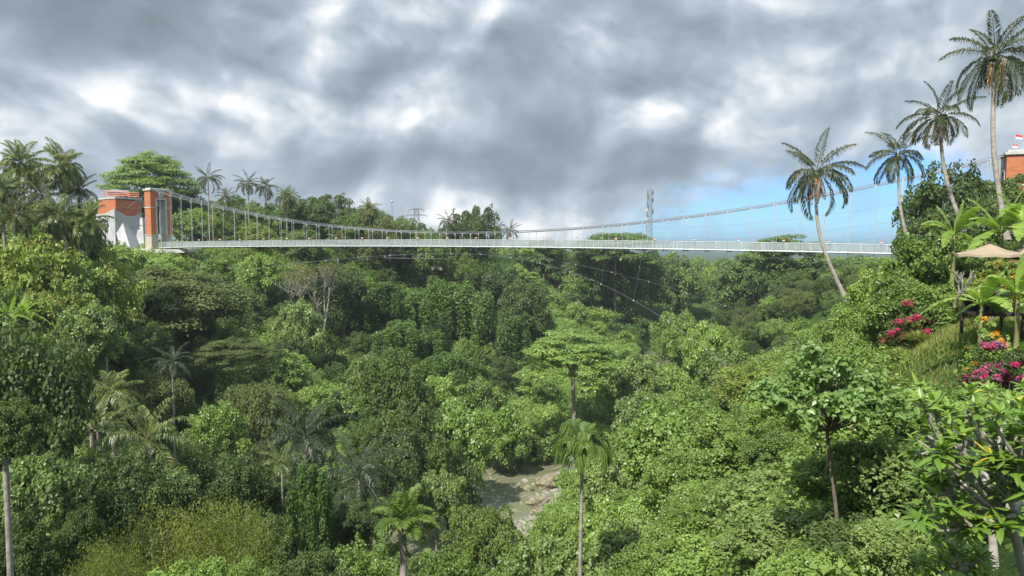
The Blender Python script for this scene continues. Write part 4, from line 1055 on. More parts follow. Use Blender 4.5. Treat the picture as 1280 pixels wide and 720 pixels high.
# --- bare pale tree on the cliff
def bare_tree(px, py, pyb, d, label, mat='pale_bark', seed=5, leafy=True):
    rnd = random.Random(seed); b = at(px, pyb, d); g = min(b.z, g1(b.x, d) + 3); top = at(px, py, d).z; H = top - g
    root = empty('bare_tree', (b.x, d, g), label, 'tree'); mb = MB(); tips = []
    def br(p, dr, L, r, k):
        n = 4; pts = [p]
        for i in range(n):
            dr = (dr + Vector((rnd.gauss(0, .12), rnd.gauss(0, .12), .06))).normalized(); pts.append(pts[-1] + dr * L / n)
        mb.tube([tuple(q) for q in pts], [r * (1 - .45 * i / n) for i in range(n + 1)], 5, False)
        if k == 0: tips.append(pts[-1]); return
        for j in range(3 if k > 2 else 3):
            nd = (dr + Vector((rnd.gauss(0, .40), rnd.gauss(0, .40), rnd.uniform(0, .35)))).normalized()
            br(pts[-1] if j else pts[-2], nd, L * rnd.uniform(.6, .78), r * .55, k - 1)
    for j in range(3):
        br(Vector((j * .5 - .5, 0, 0)), Vector((j * .3 - .3, rnd.uniform(-.2, .2), 1)).normalized(), H * .36, H * .022, 4)
    mb.build('branches', M[mat], root, True)
    if leafy:
        rng = np.random.default_rng(seed); C = np.array([tuple(t) for t in tips]); C = C[rng.random(len(C)) < .6]
        V, Q = clump_leaves(rng, C, np.ones((len(C), 3)) * .9, 20, .30, fill=.2); link('sparse_foliage', mesh_np('sparse_foliage', V, Q, M['dry2']), root)
    return root
M['dry2'] = leaf_mat('leaf_sparse_pale', (.09, .12, .04), (.17, .20, .085))
bare_tree(393, 322, 376, 172, 'half bare pale tree with many thin whitish stems on the cliff below the deck')

# --- undergrowth everywhere: creeper, scrub and saplings nobody could count
def zone_ok(x, y, z, h):
    px, py = proj(x, y, z + h); return px, py
def scatter(n, x0, x1, y0, y1, rng):
    return np.stack([rng.uniform(x0, x1, n), rng.uniform(y0, y1, n)], 1)
def undergrowth():
    rng = np.random.default_rng(77)
    for nm, mat, lab, cnt, sz, box, rad, ne in (
        ('undergrowth', M['creeper'], 'leafy undergrowth and creeper covering the gorge slopes', 7000, .36, (-110, 75, 60, 262), 1.5, 70),
        ('near_undergrowth', M['mid'], 'small leaved scrub covering the near slopes', 6600, .18, (-45, 62, 12, 92), .85, 90),
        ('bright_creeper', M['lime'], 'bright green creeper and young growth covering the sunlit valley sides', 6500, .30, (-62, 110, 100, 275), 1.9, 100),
        ('plateau_scrub', M['yellow'], 'yellow-green scrub along the cliff tops', 500, .45, (-130, 20, 185, 290), 1.7, 70)):
        P = scatter(cnt * 3, *box, rng); Z = ground(P[:, 0], P[:, 1]); rd = river_dist(P[:, 0], P[:, 1])
        px, py = proj(P[:, 0], P[:, 1], Z + rad)
        ok = (px > -60) & (px < np.where((P[:, 1] < 60) & (nm == 'near_undergrowth'), 2200, 1340)) & (py < 790) & (rd > 11) & (P[:, 1] > 14)
        ok &= ~((np.abs(px - 1240) < 60) & (P[:, 1] < 42) & (py < 400))          # the parasol terrace stays clear
        ok &= ~((px > 1120) & (px < 1225) & (py > 395) & (py < 475) & (P[:, 1] < 40))   # open grassy slope
        soil = (P[:, 0] + 55) ** 2 + (P[:, 1] - 150) ** 2 < 30; ok &= ~soil
        if nm == 'undergrowth': ok &= P[:, 1] > 78
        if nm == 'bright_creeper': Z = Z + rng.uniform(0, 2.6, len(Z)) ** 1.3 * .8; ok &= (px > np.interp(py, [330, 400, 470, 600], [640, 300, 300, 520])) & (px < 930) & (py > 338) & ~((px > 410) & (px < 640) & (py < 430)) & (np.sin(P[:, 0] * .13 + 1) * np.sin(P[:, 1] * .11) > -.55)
        if nm == 'plateau_scrub': ok &= (Z > -9) & (py > 301)
        P = P[ok][:cnt]; Z = Z[ok][:cnt]; k = len(P)
        r = rad * rng.uniform(.5, 1.35, k); C = np.stack([P[:, 0], P[:, 1], Z + r * .25], 1)
        V, Q = clump_leaves(rng, C, np.stack([r, r, r * .85], 1), ne, sz, up=.5, low=.0, jit=.55, fill=.6)
        o = link(nm, mesh_np(nm, V, Q, mat)); tag(o, lab, None, kind='stuff')
undergrowth()

# --- the far wood across the valley: reads as one mass
def far_wood():
    rng = np.random.default_rng(99); 
    for nm, mat, seed, cnt, lab in (('far_wood', M['far'], 1, 1500, 'far green wood covering the ridge behind the bridge'), ('far_wood_light', M['mid2'], 2, 600, 'lighter tree crowns scattered through the far wood')):
        rng = np.random.default_rng(seed); P = np.concatenate([scatter(9000, -140, 330, 262, 520, rng), scatter(9000, -160, 520, 500, 860, rng)])[rng.permutation(18000)]
        Z = ground(P[:, 0], P[:, 1]); keep = []; cells = set()
        for i in range(len(P)):
            c = (int(P[i, 0] // 8), int(P[i, 1] // 8))
            if c in cells: continue
            H = 8 + 5 * rng.random(); px, py = proj(P[i, 0], P[i, 1], Z[i] + H)
            if px < 540 or px > 1180 or py < np.interp(px, [540, 640, 800, 830, 930, 950, 1100], [312, 306, 309, 321, 323, 317, 317]) - 4 * rng.random() ** 3: continue
            cells.add(c); keep.append((P[i, 0], P[i, 1], Z[i], H))
            if len(keep) >= cnt: break
        K = np.array(keep); C = []; Rv = []
        for x, y, z, H in K:
            R0 = 4.6 * rng.uniform(.75, 1.3)
            for j in range(9):
                th = j * 2.4; q = math.sqrt(j / 9) * R0 * .75
                C.append((x + q * math.cos(th), y + q * math.sin(th), z + H - R0 * .55 - (q / R0) ** 2 * 2.6 + rng.normal() * .5)); r = R0 * rng.uniform(.3, .5); Rv.append((r, r, r * .8))
        V, Q = clump_leaves(rng, C, Rv, 60, .62, up=.5, low=-.2, fill=.6)
        o = link(nm, mesh_np(nm, V, Q, mat)); tag(o, lab, None, kind='stuff')
        T_ = MB()
        for x, y, z, H in K[::4]: T_.tube([(x, y, z - 1), (x, y, z + H * .6)], .25, 4)
        if nm == 'far_wood': o = T_.build('far_wood_trunks', M['bark']); tag(o, 'pale stems inside the far wood', None, kind='stuff')
M['mid2'] = leaf_mat('leaf_far_light', (.085, .165, .035), (.185, .290, .065))
far_wood()


# ================================================================= NEAR RIGHT: garden, flowers, big leaves
def strip_leaf(rng, P, dr, length, width, droop, mb, n=9, fold=.25, torn=0.0, wobble=.0):
    """one long blade from P along dr, two folded halves"""
    dr = np.array(dr, float); dr /= np.linalg.norm(dr); side = np.cross(dr, [0, 0, 1.0]); side /= np.linalg.norm(side) + 1e-9
    side = side + rng.normal(size=3) * .15; t = np.linspace(0, 1, n)
    cen = np.array(P)[None] + np.outer(t, dr) * length + np.outer(-droop * t ** 2, [0, 0, 1]) * length
    w = width * np.sin(np.pi * np.clip(.06 + t * .94, 0, 1)) ** .6 * (1 - .25 * t)
    up = np.array([0, 0, 1.0])
    for sgn in (-1, 1):
        e = cen + side * (sgn * w)[:, None] - up * (w * fold)[:, None]
        if torn:
            for i in range(n - 1):
                c = rng.uniform(.0, torn); q0, q1 = e[i], e[i + 1] * (1 - c) + e[i] * c
                d = rng.uniform(-.1, .02) * length * .3
                mb.add([cen[i], cen[i + 1], q1 + [0, 0, d], q0 + [0, 0, d]], [(0, 1, 2, 3)])
        else:
            V = np.concatenate([cen, e]); mb.add(V, [(i, i + 1, n + i + 1, n + i) for i in range(n - 1)])
def banana(px, py, d, size, n, label, seed, group='banana plants', gz=None):
    rng = np.random.default_rng(seed); h = at(px, py, d); g = max(g1(h.x, d), h.z - (1.0 if d < 20 else 2.6) * size) if gz is None else gz
    root = empty('banana_plant', (h.x, d, g), label, 'banana plant', group); H = max(h.z - g, .4)
    mb = MB(); mb.tube([(0, 0, -.2), (.03, 0, H * .5), (0, 0, H)], [.11 * size, .09 * size, .06 * size], 8); mb.build('stem', M['banana_stem'], root, True)
    for i in range(n):
        th = i * 2.39996 + rng.normal() * .3; f = (i + .5) / n; el = 1.35 - 1.2 * f + rng.normal() * .1
        L = size * rng.uniform(1.7, 2.4); mb = MB(); dr = (math.cos(th) * math.cos(el), math.sin(th) * math.cos(el), math.sin(el))
        b = np.array(dr) * .35 * size + [0, 0, H]; mb.tube([(0, 0, H - .1), b], [.04 * size, .025 * size], 4)
        strip_leaf(rng, b, dr, L, .30 * size, .25 + .5 * f, mb, n=12, torn=.35 if i % 2 else .12); mb.build('leaf', M['banana'], root)
    return root
M['banana_stem'] = principled('banana_stem', (.10, .15, .05), .7, noise=(3, (.17, .14, .07), .4, .6))
banana(1192, 292, 41, 1.15, 9, 'banana plant with upright torn leaves left of the beige parasol', 1)
banana(1252, 290, 38, 1.15, 10, 'lush banana plant with broad drooping leaves behind the beige parasol', 2)
banana(1278, 282, 37, 1.1, 9, 'banana plant cut by the right edge above the parasol', 3)
banana(1150, 320, 48, .8, 8, 'small banana plant at the right end of the bridge deck', 4)
banana(1226, 380, 28.5, .95, 10, 'bright banana plant low in front of the dark pavilion under the parasol', 5)
banana(1272, 372, 28, 1.0, 10, 'bright banana plant at the right edge below the parasol', 6)
banana(12, 395, 78, 1.2, 9, 'big-leaved banana plant at the left edge above the large shaded tree', 7)
banana(30, 392, 80, 1.1, 9, 'second big-leaved banana plant at the left just right of the first', 8)

def parasol(px, py, d, rad, label, gz):
    c = at(px, py, d); root = empty('parasol', (c.x, c.y, gz), label, 'parasol', 'beige garden parasols'); H = c.z - gz; n = 8
    mb = MB(); mb.tube([(0, 0, 0), (0, 0, H - .05)], .03, 6); mb.build('pole', M['darkwood'], root)
    V = [(0, 0, H)]; mid = []; rim = []
    for i in range(n * 2):
        a = math.pi * i / n; k = 1.0 if i % 2 == 0 else .955
        mid.append((math.cos(a) * rad * .5 * k, math.sin(a) * rad * .5 * k, H - .20 * rad - (0 if i % 2 == 0 else .03))); rim.append((math.cos(a) * rad * k, math.sin(a) * rad * k, H - .34 * rad + (0 if i % 2 == 0 else .05)))
    V += mid + rim; m = 2 * n
    top = [(0, 0, H)] * 1; Q = []
    cap = [(math.cos(math.pi * i / n) * .04, math.sin(math.pi * i / n) * .04, H) for i in range(m)]
    V = cap + mid + rim
    for i in range(m):
        j = (i + 1) % m; Q += [(i, j, m + j, m + i), (m + i, m + j, 2 * m + j, 2 * m + i)]
    mb = MB(); mb.add(V, Q); mb.build('canopy', M['canvas'], root)
    mb = MB()
    for i in range(m):
        j = (i + 1) % m; a, b = np.array(rim[i]), np.array(rim[j]); mb.add([a, b, b - [0, 0, .12], a - [0, 0, .12]], [(0, 1, 2, 3)])
    mb.build('valance', M['canvas_valance'], root)
    mb = MB()
    for i in range(0, m, 2): mb.tube([(0, 0, H - .35), np.array(mid[i]) - [0, 0, .02], np.array(rim[i]) - [0, 0, .02]], .012, 4)
    mb.build('ribs', M['darkwood'], root)
    mb = MB(); mb.tube([(0, 0, H - .02), (0, 0, H + .08), (0, 0, H + .14)], [.05, .05, .01], 6); mb.build('finial', M['darkwood'], root)
M['canvas'] = principled('beige_canvas', (.32, .245, .175), .85, noise=(2, (.25, .19, .135), .4, .7)); M['canvas_valance'] = principled('beige_valance', (.42, .33, .25), .9); M['darkwood'] = principled('dark_timber', (.045, .035, .03), .7)  # valance cloth is a paler beige than the canopy
TZ = -4.2
parasol(1237, 305, 35, 1.45, 'beige canvas parasol with dark pole over the garden terrace', TZ)
parasol(1292, 306, 36, 1.5, 'beige canvas parasol mostly cut by the right edge beside the full one', TZ)
# dark railed pavilion below the parasol
a = at(1240, 392, 30); r = empty('timber_pavilion', (a.x, a.y, a.z), 'dark timber pavilion with pale railing posts under the parasol terrace', 'pavilion')
mb = MB(); mb.box((0, 0, .02), (1.6, 1.4, .1)); mb.box((0, 0, .78), (1.75, 1.5, .07)); mb.build('frame', M['darkwood'], r)
mb = MB()
for i in range(7): mb.tube([(-.75 + .25 * i, -.66, .07), (-.75 + .25 * i, -.66, .74)], .016, 4)
mb.build('railing', M['pale_bark'], r)
mb = MB(); mb.box((0, .6, .4), (1.5, .05, .66)); mb.build('back_wall', M['darkwood'], r)
for sx in (-.75, .75):
    for sy in (-.6, .6): mb = MB(); mb.box((sx, sy, -.4), (.09, .09, .8)); mb.build('stilt', M['darkwood'], r)
r.scale = (1.1, 1.1, 1.1)

def flowering(px, py, d, wpx, hm, leafmat, blooms, label, name='bougainvillea', seed=1, group='flowering shrubs on the right bank', leafs=.10, dens=1.0):
    """arching shrub with coloured bracts in patches"""
    rng = np.random.default_rng(seed); t = at(px, py, d); W = wpx * d / F / 2; g = min(g1(t.x, d), t.z - hm)
    root = empty(name, (t.x, d, g), label, 'flowering shrub', group); k = int(26 * dens); H = t.z - g
    C = np.stack([rng.uniform(-1, 1, k) * W, rng.uniform(-.7, .7, k) * W, np.zeros(k)], 1); C[:, 2] = H * (1 - .45 * (np.abs(C[:, 0]) / W) ** 2) * rng.uniform(.35, .92, k)
    r = W * rng.uniform(.16, .34, k)
    POINTED[0] = True
    V, Q = clump_leaves(rng, C, np.stack([r, r, r * .75], 1), 150, leafs, up=.4, fill=.3); link('foliage', mesh_np('foliage', V, Q, M[leafmat]), root)
    POINTED[0] = False
    for mt, cnt, frac in blooms:
        sel = rng.random(k) < frac; sel[rng.integers(k)] = True; Cs = C[sel] + [0, -W * .15, r.mean() * .3]; rs = r[sel] * rng.uniform(.5, 1.1, sel.sum())
        V, Q = clump_leaves(rng, Cs, np.stack([rs, rs, rs * .7], 1), cnt, .075, up=.3, fill=.3, wr=.5); link('blossoms', mesh_np('blossoms', V, Q, M[mt]), root)
    mb = MB()
    for i in range(7):
        c = C[rng.integers(k)]; mb.tube([(0, 0, -.3), c * [.4, .4, .6], c], [.035, .02, .008], 4)
    mb.build('stems', M['pale_bark'], root)
flowering(1248, 420, 25, 112, 1.3, 'dark', (('mauve', 150, .6), ('magenta', 110, .35)), 'big mauve pink bougainvillea at the right edge above a dark hollow', seed=11, dens=1.3)
flowering(1262, 440, 23.5, 66, .7, 'dark', (('magenta', 110, .4), ('mauve', 120, .5)), 'lower magenta bougainvillea spray at the right edge in front of the big one', seed=12)
flowering(1150, 370, 38, 60, 1.2, 'mid', (('magenta', 110, .42), ('redorange', 25, .2)), 'bougainvillea with deep magenta clusters above the tall grass tufts', seed=13)
flowering(1128, 392, 37, 52, 1.1, 'dull', (('magenta', 100, .35), ('redorange', 40, .25)), 'thin bougainvillea with few magenta clusters left of the tall grass', seed=14)
flowering(1098, 366, 44, 70, 1.3, 'olive', (('redorange', 70, .5), ('magenta', 40, .12)), 'shrub with dusty red flowers beside the leaning coconut trunk', seed=15)
flowering(1128, 350, 46, 60, 1.2, 'mid', (('redorange', 50, .35),), 'shrub with orange red blossoms right below the end of the deck', seed=16)
flowering(1160, 362, 40, 50, .9, 'mid', (('redorange', 50, .3),), 'red flowering shrub just right of the deep magenta clusters', seed=17)
flowering(1232, 388, 27, 44, .9, 'lime', (('orange', 90, .45),), 'yellow orange flowering shrub under the dark pavilion', name='croton_shrub', seed=18)
flowering(1240, 318, 33, 60, .9, 'yellow', (('orange', 40, .2),), 'orange and yellow leaved shrub in the shade of the parasol', name='croton_shrub', seed=19)
flowering(1268, 312, 34, 50, .9, 'yellow', (('orange', 40, .2), ('redorange', 30, .2)), 'orange leaved shrub at the right edge under the cut parasol', name='croton_shrub', seed=20)

# tall grass tufts and the open grassy slope
def tuft(px, py, d, rad, label, seed):
    rng = np.random.default_rng(seed); t = at(px, py, d); g = min(g1(t.x, d), t.z - rad); root = empty('grass_tuft', (t.x, d, g1(t.x, d) - .05), label, 'grass tuft', 'tall grass tufts')
    V = []; n = 900
    for i in range(n):
        th = rng.uniform(0, 6.283); q = rng.random() ** .5; b = np.array([math.cos(th), math.sin(th), 0]) * .25 * rad * q; o = np.array([math.cos(th), math.sin(th), 0])
        tip = b + o * rad * q * rng.uniform(.7, 1.1) + np.array([0, 0, rad * 1.15 * (1 - .45 * q * q) * rng.uniform(.7, 1)]); m_ = b * .5 + tip * .5 + np.array([0, 0, rad * .35 * q]); w = np.array([-o[1], o[0], 0]) * .012
        V += [b - w, b + w, m_ + w, m_ - w, m_ - w, m_ + w, tip + w * .2, tip - w * .2]
    link('blades', mesh_np('blades', V, np.arange(len(V)).reshape(-1, 4), M['grass']), root)
for i, (px, py, d, r_, lb) in enumerate(((1106, 400, 38, .9, 'round tuft of tall dry-green grass, left of the pair on the bank'), (1148, 402, 36, .85, 'round tuft of tall grass, right of the pair above the grassy slope'), (1126, 412, 35, .8, 'lower tuft of tall grass between the pair on the bank'), (1080, 402, 42, .8, 'tall grass tuft below the shrub with dusty red flowers'))):
    tuft(px, py, d, r_, lb, 40 + i)
def slope_grass():
    rng = np.random.default_rng(55); n = 60000; P = scatter(n, 12, 32, 24, 44, rng); Z = ground(P[:, 0], P[:, 1]); px, py = proj(P[:, 0], P[:, 1], Z)
    ok = (px > 1070) & (px < 1300) & (py > 370) & (py < 500); P = P[ok]; Z = Z[ok]; k = len(P); B = np.stack([P[:, 0], P[:, 1], Z - .02], 1)
    L = rng.uniform(.12, .34, k); d = unit(rng.normal(size=(k, 3)) * [.5, .5, .0] + [0, 0, 1]); sd = unit(np.cross(d, rng.normal(size=(k, 3)))) * .014
    V = np.stack([B - sd, B + sd, B + d * L[:, None] + sd * .3, B + d * L[:, None] - sd * .3], 1)
    o = link('slope_grass', mesh_np('slope_grass', V, np.arange(4 * k).reshape(k, 4), M['grass'])); tag(o, 'short rough grass on the open slope under the flowers', None, kind='stuff')
slope_grass()

# big-leaved tree on its slender trunk, quite near
def big_leaf_tree():
    rng = np.random.default_rng(61); d = 22; b = at(1046, 735, d); c = at(1037, 520, d); root = empty('big_leaf_tree', (b.x, d, b.z), 'near tree with shining broad leaves on one long slender trunk right of centre', 'tree')
    rel = np.array([c.x - b.x, 0, c.z - b.z]); t = np.linspace(0, 1, 12); pts = np.outer(t, rel); pts[:, 0] += .10 * np.sin(t * 5); mb = MB(); mb.tube(pts, .075 - .028 * t, 8, False)
    C = []; 
    for i in range(92):
        th = i * 2.39996; q = math.sqrt((i + .5) / 92); C.append((rel[0] + 2.15 * q * math.cos(th) + rng.normal() * .15, 1.9 * q * math.sin(th), rel[2] + .1 + rng.uniform(.0, .6) + .95 * (1 - q) + (q < .5) * rng.uniform(0, .5)))
    C = np.array(C)
    for q in C[::2]: mb.tube([tuple(pts[-2]), tuple((pts[-1] + q) / 2 - [0, 0, .15]), tuple(q)], [.03, .02, .008], 5, False)
    mb.build('trunk', M['bark'], root, True)
    POINTED[0] = True
    V, Q = clump_leaves(rng, C, np.ones((len(C), 3)) * [.36, .36, .20], 34, .20, up=.9, jit=.5, wr=.40, fill=.2, droop=.3); link('crown', mesh_np('crown', V, Q, M['glossy']), root)
    POINTED[0] = False
M['glossy'] = leaf_mat('leaf_glossy', (.060, .130, .035), (.130, .245, .070), rough=.42, spec=.5)
big_leaf_tree()

def frangipani(px, py, d, bx, by, spread, label, seed, n_lv=4, leafy=True, r0=.07, leaf=.30, group=None):
    """stubby forked pale branches, each tip carrying a whorl of long leaves"""
    rnd = random.Random(seed); rng = np.random.default_rng(seed); b = at(bx, by, d); c = at(px, py, d); root = empty('frangipani_tree', tuple(b), label, 'tree', group)
    mb = MB(); tips = []; H = (c - b).length
    def br(p, dr, L, r, k):
        n = 4; pts = [p]; 
        for i in range(n): dr = (dr + Vector((rnd.gauss(0, .16), rnd.gauss(0, .16), .10))).normalized(); pts.append(pts[-1] + dr * L / n)
        mb.tube([tuple(q) for q in pts], [r * (1 - .22 * i / n) for i in range(n + 1)], 7)
        if k == 0: tips.append((pts[-1], dr)); return
        m = 3 if k > 1 or rnd.random() < .6 else 2; a0 = rnd.uniform(0, 6.28)
        for j in range(m):
            a = a0 + 6.283 * j / m; sdw = Vector((math.cos(a), math.sin(a) * .8, 0)) * spread
            br(pts[-1], (dr + sdw + Vector((0, 0, .15))).normalized(), L * rnd.uniform(.62, .82), r * .68, k - 1)
    br(Vector((0, 0, 0)), (c - b).normalized(), H * .42, r0, n_lv)
    mb.build('branches', M['pale_bark'], root, True)
    if leafy:
        lm = MB()
        for p, dr in tips:
            if rnd.random() < .06: continue
            a0 = rnd.uniform(0, 6.28)
            for j in range(13):
                a = a0 + j * 2.4; el = rnd.uniform(-.15, .95) - .02 * j; v = (math.cos(a) * math.cos(el), math.sin(a) * math.cos(el), math.sin(el) + .1)
                strip_leaf(rng, p + Vector((0, 0, -.01 * j)), v, leaf * rnd.uniform(.7, 1.1), leaf * .145, rnd.uniform(.1, .45), lm, n=5, fold=.25)
        lm.build('leaves', M['frangi'], root)
def frangipani_limbs(base, fork, d, tips, label, seed, leaf=.26, r0=.075):
    """trunk, fork, a few crooked limbs, and every limb tip ends in a whorl of long leaves"""
    rnd = random.Random(seed); rng = np.random.default_rng(seed); b = at(*base, d); b.z = min(b.z, g1(b.x, b.y)) - .1; root = empty('frangipani_tree', tuple(b), label, 'tree', 'frangipani trees in the lower right'); f = at(*fork, d) - b
    mb = MB(); lm = MB(); mb.tube([(0, 0, 0), tuple(f * .5 + Vector((.05, 0, 0))), tuple(f)], [r0, r0 * .85, r0 * .75], 8)
    pts = [(at(px, py, dd) - b) for px, py, dd in tips]
    k = max(3, len(pts) // 6); cen = [pts[i] for i in rnd.sample(range(len(pts)), k)]
    for _ in range(4):
        gr = [[] for _ in cen]
        for p in pts: gr[min(range(k), key=lambda j: (cen[j] - p).length)].append(p)
        cen = [sum(g, Vector()) / len(g) if g else cen[j] for j, g in enumerate(gr)]
    def limb(p, q, r, r2):
        n = 5; out = [p]; 
        for i in range(1, n): u = i / n; out.append(p.lerp(q, u) + Vector((rnd.gauss(0, .035), rnd.gauss(0, .035), -.10 * (q - p).length * math.sin(u * 3.14) + rnd.gauss(0, .02))))
        out.append(q); mb.tube([tuple(v) for v in out], np.linspace(r, r2, len(out)), 7); return out
    for j, g in enumerate(gr):
        if not g: continue
        h = f.lerp(cen[j], .62) + Vector((0, 0, -.12)); limb(f, h, r0 * .7, r0 * .38)
        for p in g:
            limb(h, p, r0 * .34, .017); dr = (p - h).normalized(); a0 = rnd.uniform(0, 6.28)
            for e in range(16):
                a = a0 + e * 2.4; el = rnd.uniform(-.5, .9); v = Vector((math.cos(a) * math.cos(el), math.sin(a) * math.cos(el), math.sin(el) + .1)) + dr * .35
                strip_leaf(rng, p + dr * (-.012 * e), v, leaf * rnd.uniform(.65, 1.1), leaf * .15, rnd.uniform(.1, .5), lm, n=5, fold=.25)
    mb.build('branches', M['pale_bark'], root, True); lm.build('leaves', M['frangi'], root)
_r = random.Random(4)
frangipani_limbs((1292, 775), (1262, 640), 9.0, [(_r.uniform(1140, 1300), _r.uniform(488, 665), _r.uniform(8.3, 10.2)) for _ in range(88)], 'frangipani with white forked trunk and whorls of long leaves filling the lower right corner', 3)
frangipani_limbs((1245, 700), (1225, 560), 13.0, [(_r.uniform(1130, 1300), _r.uniform(478, 570), _r.uniform(12, 14.5)) for _ in range(60)], 'leafy frangipani just upslope behind the white-trunked one, under the bougainvillea', 4, leaf=.27)
frangipani_limbs((1215, 760), (1205, 705), 9.5, [(_r.uniform(1150, 1245), _r.uniform(680, 712), _r.uniform(9, 10.4)) for _ in range(16)], 'low bright frangipani bush cut by the bottom edge left of the white trunk', 5, leaf=.22, r0=.04)
frangipani(1200, 340, 24, 1193, 384, .5, 'small leafless frangipani with whitish sticks left below the parasol', 5, n_lv=3, leafy=False, r0=.05)
T('nearcool', 1112, 648, 12.5, 96, 'low shrub with pale shining leaves at the bottom beside the slender trunk', name='bush', cat='bush', squash=.6)

# ---------------------------------------------------------------- river stones
def boulder(px, py, d, r, label, seed):
    rng = np.random.default_rng(seed); c = at(px, py, d); z = max(g1(c.x, c.y), RIVER_Z)
    bm = __import__('bmesh').new(); __import__('bmesh').ops.create_icosphere(bm, subdivisions=4, radius=r); ph = rng.uniform(0, 6, 6)
    for v in bm.verts:
        q = v.co / r; k = 1 + .16 * math.sin(q.x * 3 + ph[0]) * math.cos(q.y * 2.7 + ph[1]) + .09 * math.sin(q.z * 6 + ph[2] + q.x * 4) + .06 * math.sin(q.y * 9 + ph[3] + 2 * q.x) + .035 * math.sin(q.x * 19 + ph[4]) * math.sin(q.z * 15 + q.y * 13) - .10 * max(0, math.sin(q.x * 4 + q.y * 5 + ph[5])) ** 6
        v.co = Vector((q.x * r * k * 1.25, q.y * r * k, q.z * r * k * .75))
    me = bpy.data.meshes.new('boulder'); bm.to_mesh(me); bm.free(); me.materials.append(M['rock'])
    me.polygons.foreach_set('use_smooth', np.zeros(len(me.polygons), bool))
    o = link('boulder', me, None, (c.x, c.y, z + r * .3), None, rng.uniform(0, 6)); tag(o, label, 'boulder', 'yellow-brown boulders at the river')
for i, (px, py, r_, lb) in enumerate(((684, 612, 1.7, 'largest yellow-brown boulder standing at the water edge'), (672, 634, 1.3, 'dark sided brown boulder low at the water edge below the largest'), (690, 604, 1.2, 'flat-topped boulder behind the largest one'), (670, 648, .8, 'lowest brown boulder partly in the water'), (661, 616, .8, 'small pale boulder lying in the water left of the largest'), (678, 658, .6, 'small yellow boulder at the bush edge, the lowest of the row'), (698, 590, .8, 'small boulder on the pebble bank'))):
    d = 45 / ((py - 295) / F); boulder(px, py, d - 1, r_, lb, 70 + i)
def pebbles():
    rng = np.random.default_rng(5); n = 9000; P = scatter(n * 3, -20, 40, 95, 170, rng); rd = river_dist(P[:, 0], P[:, 1]); side = np.interp(P[:, 1], RIVER[3:11, 1], RIVER[3:11, 0])
    ok = (rd < 17) & (rd > 5.6) & (rng.random(len(rd)) < np.where(P[:, 0] > side, 1, .05)); P = P[ok][:n]; Z = np.maximum(ground(P[:, 0], P[:, 1]), RIVER_Z - .1); k = len(P)
    s = rng.uniform(.10, .38, k) * (1 + (rng.random(k) < .05) * 1.2); V = []
    U = np.array([(-1, -1, -.4), (1, -1, -.4), (1, 1, -.4), (-1, 1, -.4), (-.7, -.7, .5), (.7, -.7, .5), (.7, .7, .5), (-.7, .7, .5)])
    V = P_ = np.concatenate([P, Z[:, None]], 1)[:, None] + (U[None] + rng.normal(size=(k, 8, 3)) * .22) * s[:, None, None]
    F_ = np.array([(4, 5, 6, 7), (0, 1, 5, 4), (1, 2, 6, 5), (2, 3, 7, 6), (3, 0, 4, 7)]); Q = (np.arange(k) * 8)[:, None, None] + F_[None]
    o = link('pebbles', mesh_np('pebbles', V.reshape(-1, 3), Q.reshape(-1, 4), M['pebble'])); tag(o, 'pale pebbles and stones along the river bank', None, kind='stuff')
M['pebble'] = principled('pebble', (.33, .31, .27), .9, noise=(1.3, (.20, .18, .14), .35, .65))
pebbles()

# hanging curtains of creeper on the dark cliff
for key, px, py, d, w, sq, lb in [
    ('drape', 452, 345, 188, 74, 0.75, 'leftmost curtain of dark creeper on the cliff right of the bare pale tree'),
    ('drape', 482, 352, 184, 62, 0.6, 'curtain of dark creeper on the cliff, second right of the bare pale tree'),
    ('drape', 515, 360, 190, 80, 0.8, 'curtain of creeper on the cliff below the thatched hut, left one'),
    ('drape', 546, 346, 200, 66, 0.9, 'curtain of creeper directly below the thatched hut'),
    ('drape', 576, 352, 204, 84, 0.7, 'tall curtain of creeper right of the one below the hut'),
    ('drape', 604, 366, 200, 70, 1.0, 'tall curtain of creeper under the dark vine hung tree'),
    ('drape', 500, 400, 170, 78, 0.5, 'lower creeper mound on the cliff face above the olive round tree'),
    ('drape', 545, 405, 175, 60, 0.62, 'lower creeper mound in the middle of the dark cliff face'),
    ('drape', 560, 440, 155, 90, 0.45, 'rounded creeper mound hanging over the foot of the cliff'),
    ('drape', 640, 395, 195, 64, 0.8, 'creeper curtain at the right end of the dark cliff')]:
    T(key, px, py, d, w, lb, squash=sq, name='creeper_curtain', cat='creeper', group='creeper curtains on the dark cliff', keep=True)

